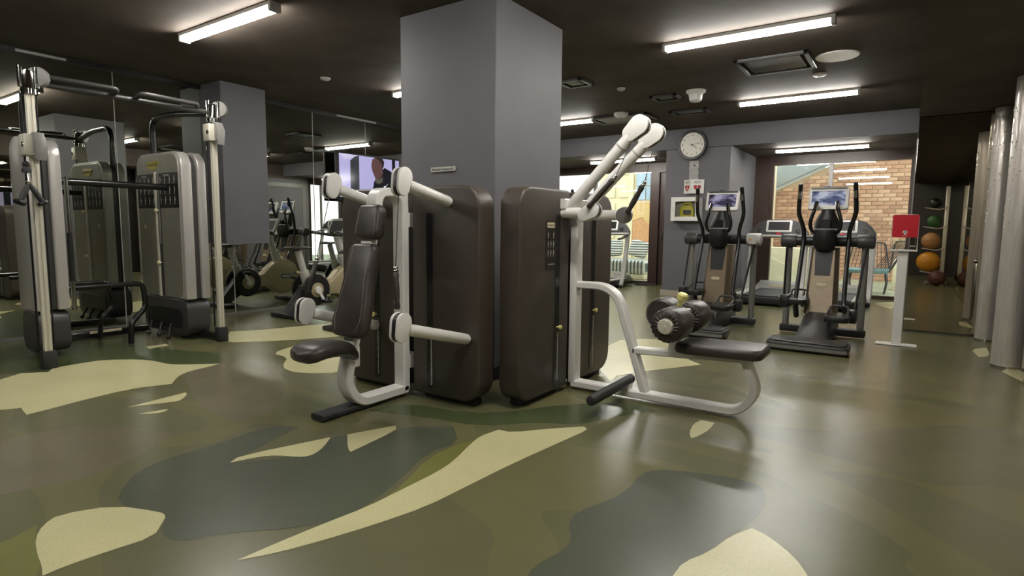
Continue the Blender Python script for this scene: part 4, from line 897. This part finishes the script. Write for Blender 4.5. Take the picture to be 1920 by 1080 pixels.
# ================================================================ exercise bikes along the mirror (riders face +Y)
def bike():
    t = thing('exercise_bike', 'x', 'exercise bike', (0, 0, 0), 'exercise bikes by the left mirror'); G = MT
    b = B(); box(b, -.27, .27, 0.0, .20, .008, .06, .015, 2); obj('rear_stabiliser', b, G['rubber'], t)
    b = B(); box(b, -.25, .25, 1.12, 1.30, .008, .06, .015, 2); obj('front_stabiliser', b, G['rubber'], t)
    b = B(); prism(b, [(.02, .05), (.22, .05), (.40, .18), (.40, .40), (.30, .40)], 'x', -.06, .06, .012, 2); obj('rear_pedestal', b, G['dgrey'], t)
    # main beam: crank end, waist, round drive housing
    pr = [(.30, .40), (.45, .44), (.74, .45), (.90, .60), (1.04, .67), (1.18, .67), (1.32, .58), (1.38, .42), (1.34, .26), (1.22, .15), (1.08, .12), (.94, .17), (.84, .26), (.45, .25), (.32, .27)]
    b = B(); prism(b, [(q.x, q.y) for q in fil([(*p, 0) for p in pr+[pr[0]]], .05, 3)[:-1]], 'x', -.085, .085, .02, 3); bd = obj('drive_housing', b, G['khaki'], t)
    for s in (-1, 1):
        b = B(); prism(b, rrect(.17, .07, .03, 4, 1.12, .40), 'x', min(s*.084, s*.094), max(s*.084, s*.094), .004, 1); pl = obj('badge_surround', b, G['black'], bd)
        b = B(); prism(b, rrect(.14, .042, .018, 4, 1.12, .40), 'x', min(s*.093, s*.098), max(s*.093, s*.098)); obj('maker_plate', b, G['lgrey'], bd)
        b = B(); lathe(b, [(.10, 0), (.21, .004), (.215, .03), (.205, .045), (.10, .05)], at((s*.088, .45, .345), (s, 0, 0)), 32); dk = obj('crank_cover', b, G['black'], t)
        b = B(); lathe(b, [(.02, .03), (.095, .045), (.10, .056), (.07, .062), (.02, .064)], at((s*.088, .45, .345), (s, 0, 0)), 24); obj('hub_disc', b, G['khaki'], dk)
        a = -1.1 if s > 0 else -1.1+PI; c = V((s*.165, .45, .345)); e = c+V((s*.015, .17*math.cos(a), .17*math.sin(a)))
        b = B(); bar(b, [c, e], .04, .02, (0, -math.sin(a), math.cos(a)), .006); lathe(b, [(.012, -.015), (.048, -.013), (.052, 0), (.048, .014), (.012, .016)], at(c, (s, 0, 0)), 18); ck = obj('crank_arm', b, G['white'], t)
        b = B(); box(b, min(e.x, e.x+s*.11), max(e.x, e.x+s*.11), e.y-.05, e.y+.05, e.z-.02, e.z+.02, .008, 1); pd = obj('pedal', b, G['black'], ck)
        b = B(); tube(b, fil([(e.x+s*.02, e.y+.045, e.z), (e.x+s*.03, e.y+.06, e.z+.07), (e.x+s*.09, e.y-.01, e.z+.08), (e.x+s*.1, e.y-.05, e.z)], .04), .010, 6); obj('strap', b, G['dgrey'], ck)
        b = B(); box(b, min(e.x+s*.03, e.x+s*.06), max(e.x+s*.03, e.x+s*.06), e.y+.02, e.y+.05, e.z+.06, e.z+.085, .004, 1); obj('strap_clip', b, G['yellow'], ck)
    b = B(); tube(b, [(0, .40, .40), (0, .34, .60)], .062, 14); tube(b, [(0, .345, .58), (0, .26, .88)], .045, 14); obj('seat_post', b, G['lgrey'], t)
    b = B(); rings = []
    for y, w, h in ((-.01, .05, .02), (.02, .115, .045), (.10, .125, .05), (.20, .08, .04), (.32, .04, .03), (.36, .018, .018)):
        rings.append([V((w*math.cos(a), y+.1, .90+.5*h*math.sin(a)+.01)) for a in [2*PI*k/14 for k in range(14)]])
    loft(b, rings); obj('saddle', b, G['leather'], t)
    b = B(); tube(b, [(0, 1.06, .58), (0, .98, .80)], .066, 14); tube(b, [(0, .985, .78), (0, .90, 1.06)], .05, 14); obj('front_column', b, G['lgrey'], t)
    b = B(); tube(b, fil([(-.22, .62, 1.12), (-.23, .80, 1.10), (-.08, .93, 1.07), (.08, .93, 1.07), (.23, .80, 1.10), (.22, .62, 1.12)], .08), .020, 10); hb = obj('handlebar', b, G['black'], t)
    b = B()
    for s in (-1, 1): tube(b, [(s*.222, .66, 1.118), (s*.228, .76, 1.105)], .022, 10)
    obj('pulse_sensor', b, G['chrome'], hb)
    Rm = Matrix.Translation((0, .93, 1.20)) @ Matrix.Rotation(-.45, 4, 'X')
    b = B(); prism(b, rrect(.36, .24, .03, 4), 'y', -.02, .02, .008, 2, mw=Rm); cs = obj('console', b, G['lgrey'], t)
    b = B(); prism(b, rrect(.27, .16, .01, 3), 'y', -.024, -.019, mw=Rm); obj('screen', b, G['dgrey'], cs)
    return t
bk_ = bike(); bk_['label'] = 'exercise bike nearest the left mirror, its crank seen beside the lower white pulley'; bk_.location = (-6.68, 4.45, 0)
dup(bk_, (-5.25, 4.18, 0), 'exercise bike hidden behind the padded backrest, only its rear foot showing')
dup(bk_, (-6.55, 6.35, 0), 'exercise bike further along the left mirror, seen mostly in the mirror')

# ================================================================ stand, columns, bin, rack at the right
t = thing('sign_stand', 'slim white pedestal holding a red plate with a white emblem', 'sign stand', (-.05, 7.29, 0))
b = B(); prism(b, rrect(.37, .15, .02, 4, -.05, 7.33), 'z', 0.001, .014, .004, 1); obj('base_plate', b, MT['white'], t)
b = B(); box(b, -.095, -.005, 7.30, 7.33, .012, 1.02, .004, 1); obj('post', b, MT['white'], t)
b = B(); prism(b, tower_outline(-.165, .075, 1.0, 1.385, .03, .03), 'y', 7.275, 7.283, .002, 1); pn = obj('clear_holder', b, MT['cabglass'], t)
b = B(); box(b, -.165, .075, 7.25, 7.33, 1.0, 1.018, .004, 1); obj('holder_foot', b, MT['white'], t)
b = B(); prism(b, tower_outline(-.158, .068, 1.145, 1.378, .022, .004), 'y', 7.268, 7.274, .001, 1); rd = obj('red_plate', b, MT['red'], t)
b = B()
for k in range(5):
    a = PI*.5+(k-2)*.75; c = (-.045+.012*math.cos(a), 1.195+.012*math.sin(a)); q = []
    for i in range(12):
        w = 2*PI*i/12; x, y = .013*math.cos(w), .007*math.sin(w); q.append((c[0]+x*math.cos(a)-y*math.sin(a), c[1]+x*math.sin(a)+y*math.cos(a)))
    prism(b, q, 'y', 7.2668, 7.268)
prism(b, rrect(.018, .022, .008, 3, -.045, 1.187), 'y', 7.2668, 7.268)
obj('white_emblem', b, MT['paper'], rd)
text('lettering', 'Please sanitize', .013, MT['paper'], rd, face_my((-.045, 7.2675, 1.166)), sx=.6)
b = B()
for s in (-1, 1): tube(b, [(-.045+s*.112, 7.272, 1.14), (-.045+s*.112, 7.272, 1.02)], .003, 6)
tube(b, fil([(-.158, 7.272, 1.13), (-.158, 7.272, 1.376), (.068, 7.272, 1.376), (.068, 7.272, 1.13)], .02, 4), .0032, 6); obj('frame_edge', b, MT['paper'], rd)

MT['glint'] = mat('glint_white', (235, 238, 228), .1, coat=1.0)  # bright white for the painted reflection specks on the columns
def column(x, y, r, label):
    t = thing('silver_column', label, 'column', (x, y, 0), 'shiny silver columns at the right')
    b = B(); n = 48
    prof = [(r*(1+.02*math.cos(k*PI))*1.0) for k in range(n)]
    rings = [[V((x+q*math.cos(2*PI*k/n), y+q*math.sin(2*PI*k/n), z)) for k, q in enumerate(prof)] for z in (.004, .6, 1.2, 1.8, ZR-.004)]
    loft(b, rings); obj('fluted_shaft', b, MT['steelcol'], t, sharp=80)
    rr = random.Random(int(y*10)); b = B()
    for k in range(90):
        a = rr.choice((rr.uniform(2.6, 3.6), rr.uniform(3.6, 5.6))); z = 1.25+1.05*rr.random()**.8; q = rr.uniform(.004, .009)
        tb = bmesh.new(); bmesh.ops.create_icosphere(tb, subdivisions=1, radius=q); merge(b, tb, Matrix.Translation((x+r*math.cos(a), y+r*math.sin(a), z)) @ Matrix.Diagonal((1, 1, 1.5, 1)))
    o = obj('glint_specks', b, MT['glint'], t); o['kind'] = 'stuff'  # added white specks imitate sparkling reflections on the shaft
    b = B(); lathe(b, [(r*1.08, .001), (r*1.08, .02), (r*.9, .022)], Matrix.Translation((x, y, 0)), 32); obj('base_ring', b, MT['steel'], t)
    return t
MT['steelcol'] = mat('crinkled_silver_film', (205, 197, 188), .3, .45, var=.12, scale=16, bump=.5, bscale=30, stretch=(4, 4, .3), coat=.5)
column(.805, 6.75, .125, 'tall shiny silver column nearest the camera at the right edge')
column(.775, 8.28, .10, 'tall shiny silver column standing against the mirrored wall')
t = thing('waste_bin', 'polished steel bin behind the right columns, seen in the mirror', 'bin', (.845, 7.14, 0))
b = B(); lathe(b, [(.12, .004), (.125, .02), (.125, .80), (.118, .81), (.10, .81), (.10, .78), (.02, .775)], Matrix.Translation((.845, 7.14, 0)), 32); obj('body', b, MT['steel'], t)
b = B(); lathe(b, [(.126, .80), (.128, .83), (.11, .85), (.07, .86), (.07, .80)], Matrix.Translation((.845, 7.14, 0)), 32); obj('lid', b, MT['blackmetal'], t)

RX, RY = .66, .22
t = rack = thing('ball_rack', 'silver ball rack out of frame on the right, seen in the mirror', 'rack', (RX, RY, 0))
b = B(); box(b, RX-.04, RX+.04, RY-.03, RY+.03, .02, 2.25, .01); obj('post', b, MT['alu'], t)
for s in (-1, 1):
    b = B(); bar(b, [(RX, RY, .03), (RX-.30, RY+s*.30, .02)], .05, .035, (0, 0, 1)); obj('foot', b, MT['grey'], t)
for z in (.30, .84, 1.34, 1.78):
    b = B()
    for dy in (-.09, .09): tube(b, fil([(RX, RY+dy, z), (RX-.12, RY+dy, z-.06), (RX-.42, RY+dy, z-.01)], .05), .012, 8)
    tube(b, [(RX-.40, RY-.10, z-.012), (RX-.40, RY+.10, z-.012)], .010, 8)
    obj('support_arm', b, MT['alu'], t)
balls = [(-.27, .55, .235, 'orange', 'large orange exercise ball on the mirrored rack'), (-.25, 1.06, .19, 'tan', 'tan medicine ball above the orange ball on the rack'), (-.22, 1.50, .14, 'green', 'dark green ball above the tan ball on the rack'),
         (-.22, 1.92, .12, 'black', 'black ball on the topmost arm of the rack')]
balls = [(dx, z, r, c, l) for dx, z, r, c, l in balls]
for dx, z, r, c, lab in balls:
    zz = {.235: .84-.275, .19: .84+.165, .14: 1.34+.11, .12: 1.78+.09}[r]; zz = zz if r != .235 else .30+.21
    b = B(); ball(b, (RX+dx, RY, zz), r, u=24, v=14); o = obj('exercise_ball', b, MT[c], origin=(RX+dx, RY, zz)); tag(o, lab, 'ball', 'balls on the rack')
    b = B(); tube(b, [(RX+dx+r*1.002*math.cos(2*PI*k/24), RY+r*1.002*math.sin(2*PI*k/24), zz) for k in range(25)], .003, 5); obj('seam_ring', b, MT['dgrey'], o)

for y, lab in ((RY+.52, 'maroon ball on the floor beside the rack, nearest the mirror'), (RY-.34, 'maroon ball on the floor on the far side of the rack')):
    b = B(); ball(b, (RX-.10, y, .171), .17, u=24, v=14); o = obj('exercise_ball', b, MT['maroon'], origin=(RX-.10, y, .171)); tag(o, lab, 'ball', 'balls on the rack')

# ================================================================ the courtyard outside the windows
b = B(); box(b, -14, 6, 12.3, 24, -.14, -.02); box(b, 0.1, 6, 11.0, 12.3, -.14, -.02); struct('ground', b, MT['deck'])
BY = 16.6
b = B()
prism(b, [(-3.2, -.02), (2.6, -.02), (2.6, 4.2), (-.9, 4.2), (-1.5, 2.95), (-3.2, 2.15)], 'y', BY, BY+.25); bw = struct('wall_brick', b, MT['mortar'])
rb_ = random.Random(3); L_, H_ = .25, .095; parts = []; rest = B()
def brickmesh(i):
    b = B(); box(b, -L_/2+.008, L_/2-.008, -.018, .03, -H_/2+.007, H_/2-.007, .004, 1); bmesh.ops.recalc_face_normals(b, faces=b.faces[:])
    me = bpy.data.meshes.new('brick'); b.to_mesh(me); b.free(); me.materials.append(MT['brick'][i]); return me
bms = [brickmesh(i) for i in range(3)]
def walltop(x): return 2.15+(x+3.2)*.47 if x < -1.5 else (2.95+(x+1.5)*2.08 if x < -.9 else 4.2)
n = 0
for r_ in range(44):
    for c_ in range(24):
        x = -3.2+(c_+.5+(.5 if r_ % 2 else 0))*L_; z = .03+(r_+.5)*H_
        if x+L_/2 > 2.6 or z+H_/2 > min(walltop(x-L_/2), walltop(x+L_/2)): continue
        i = rb_.randrange(3); dy = rb_.uniform(-.006, .006)
        if -2.85 < x < .05 and .55 < z < 2.78 and n < 290:
            o = bpy.data.objects.new('brick', bms[i]); COL.objects.link(o); o.parent = bw; o.location = (x, BY+dy, z); n += 1
        else: box(rest, x-L_/2+.008, x+L_/2-.008, BY-.018+dy, BY+.03, z-H_/2+.007, z+H_/2-.007)
o = obj('brickwork', rest, MT['brick'][0], bw); o['kind'] = 'stuff'
b = B(); prism(b, [(-3.35, 2.17), (-1.5, 3.03), (-1.55, 3.14), (-3.4, 2.28)], 'y', BY-.12, BY+.4); struct('trim_5', b, MT['roof'])
b = B(); prism(b, [(-3.3, 2.3), (-2.0, 2.9), (-2.3, 3.5), (-3.3, 3.1)], 'y', BY+.5, BY+1.5); struct('roof_beyond', b, MT['roof'])
# cream pavilion on the left of the brick wall, panelled
t = thing('cream_pavilion', 'cream panelled garden building outside the windows', 'building', (-5, 15.5, -.02))
b = B(); box(b, -3.9, -2.95, 15.4, 16.4, -.02, 2.9); box(b, -7.8, -3.9, 16.0, 16.4, -.02, 3.5); box(b, -11, -7.8, 16.0, 16.4, -.02, 2.05); obj('wall', b, MT['creamwall'], t)
for x0, x1, z0, z1 in ((-3.8, -3.42, .15, .95), (-3.40, -3.05, .15, .95), (-3.8, -3.42, 1.05, 1.95), (-3.40, -3.05, 1.05, 1.95), (-3.8, -3.05, 2.05, 2.75)):
    b = B(); box(b, x0, x1, 15.37, 15.41, z0, z1, .012, 1); obj('panel', b, MT['creamwall'], t)
for x0, x1 in ((-10.8, -9.4), (-9.3, -7.9), (-7.7, -7.28), (-7.2, -6.84), (-5.85, -5.2), (-5.1, -4.4)):
    for z0, z1 in ((.15, .85), (.92, 1.45), (1.52, 1.98), (2.12, 2.7), (2.78, 3.3)):
        if x1 < -7.8 and z1 > 2: continue
        b = B(); box(b, x0, x1, 15.965, 16.01, z0, z1, .015, 1); obj('panel', b, MT['creamwall'], t)
b = B(); box(b, -6.72, -5.98, 15.95, 16.0, .74, 1.97, .01, 1); obj('orange_board', b, MT['panelor'], t)
b = B(); prism(b, [(-6.70, 1.45), (-6.70, 1.95), (-6.2, 1.95), (-6.15, 1.30), (-6.4, 1.55)], 'y', 15.935, 15.951); obj('yellow_board', b, MT['tanboard'], t)
for x0, x1 in ((-6.62, -6.34), (-6.31, -6.02)):
    for z0, z1 in ((2.05, 2.42), (2.45, 2.82)):
        b = B(); box(b, x0, x1, 15.96, 16.0, z0, z1, .005, 1); obj('blue_pane', b, MT['blueglass'], t)
b = B(); box(b, -6.84, -6.70, 15.93, 16.0, -.02, 3.5, .01, 1); obj('pilaster', b, MT['creamwall'], t)
t = thing('planter', 'low cream planter wall outside the right window', 'planter', (-2.2, 14.6, -.02))
b = B(); box(b, -3.0, -1.55, 14.4, 14.9, -.02, .82, .02, 2); obj('body', b, MT['creamwall'], t)
b = B(); prism(b, [(-2.95, .05), (-1.6, .05), (-1.6, .12), (-2.95, .74)], 'y', 14.375, 14.40, .004, 1); obj('triangular_panel', b, MT['cream'], t)
t = thing('side_block', 'small cream block beside the corded chair outside', 'block', (-.05, 14.5, -.02))
b = B(); box(b, -.25, .25, 14.4, 14.9, -.02, .62, .02, 2); obj('body', b, MT['creamwall'], t)
b = B(); box(b, -.14, .14, 14.385, 14.405, .06, .45, .006, 1); obj('recess_panel', b, MT['mortar'], t)
# striped daybed
def stripes(name, axis, sc, c1=(222, 212, 196), c2=(86, 96, 90)):
    m = mat(name, c1, .85, var=.04); n = m.node_tree.nodes; l = m.node_tree.links; b = n['Principled BSDF']
    t = n.new('ShaderNodeTexCoord'); w = n.new('ShaderNodeTexWave'); w.wave_type = 'BANDS'; w.bands_direction = axis; w.inputs['Scale'].default_value = sc
    r = n.new('ShaderNodeValToRGB'); r.color_ramp.interpolation = 'CONSTANT'; e = r.color_ramp.elements
    e[0].color = lin(c1)+(1,); e[1].position = .55; e[1].color = lin(c2)+(1,)
    l.new(t.outputs['Object'], w.inputs[0]); l.new(w.outputs['Fac'], r.inputs[0]); l.new(r.outputs[0], b.inputs['Base Color']); return m
MT['stripe'] = stripes('striped_canvas', 'X', 3.4); MT['stripe2'] = stripes('striped_cushion', 'Z', 5.0)
t = thing('daybed', 'low outdoor daybed with striped mattress beyond the left window', 'daybed', (-6.2, 13.9, -.02))
b = B(); box(b, -7.2, -5.25, 13.3, 14.5, -.02, .10, .02, 1); obj('base', b, MT['creamwall'], t)
b = B(); box(b, -7.2, -5.25, 13.3, 14.5, .10, .44, .07, 4); obj('mattress', b, MT['stripe'], t)
for i, (x, a, lab) in enumerate(((-6.42, .42, 'striped cushion leaning at the left on the outdoor daybed'), (-5.72, .75, 'striped cushion slumped at the right on the outdoor daybed'))):
    mw = Matrix.Translation((x, 14.10, .70)) @ Matrix.Rotation(a-.5, 4, 'Y') @ Matrix.Rotation(PI/2-.35, 4, 'X')
    b = B(); cushion(b, .50, .44, .17, .08, mw); o = obj('cushion', b, MT['stripe2'], origin=(x, 14.05, .6)); tag(o, lab, 'cushion', 'striped cushions on the daybed')
# corded lounge chair
t = thing('corded_chair', 'outdoor lounge chair strung with black cords, beyond the right window', 'chair', (-.6, 13.6, -.02))
b = B(); box(b, -1.0, -.30, 13.3, 13.9, .38, .46, .02, 2); obj('seat', b, MT['teal'], t)
b = B(); tube(b, fil([(-.28, 13.3, .42), (-.22, 13.42, 1.02), (.0, 13.75, 1.02), (-.28, 13.9, .42)], .08), .014, 8); tube(b, fil([(-1.05, 13.9, .42), (-.95, 14.05, .98), (-.40, 14.05, .98), (-.30, 13.9, .42)], .08), .014, 8); obj('frame', b, MT['black'], t)
for x in (-.95, -.35):
    for y in (13.35, 13.85):
        b = B(); tube(b, fil([(x, y, .40), (x+.03*(1 if x > -.6 else -1), y, .2), (x, y, -.015)], .05), .018, 8); obj('leg', b, MT['black'], t)
for i in range(8):
    b = B(); u = i/7; tube(b, [(-.55+.25*u, 13.32+.08*u, .43), (-.20+.18*u, 13.40+.33*u, 1.02)], .007, 6); obj('cord', b, MT['black'], t)
for i in range(9):
    b = B(); u = i/8; tube(b, [(-.98+.62*u, 13.88, .44), (-.88+.46*u, 14.05, .98)], .006, 6); obj('cord', b, MT['black'], t)
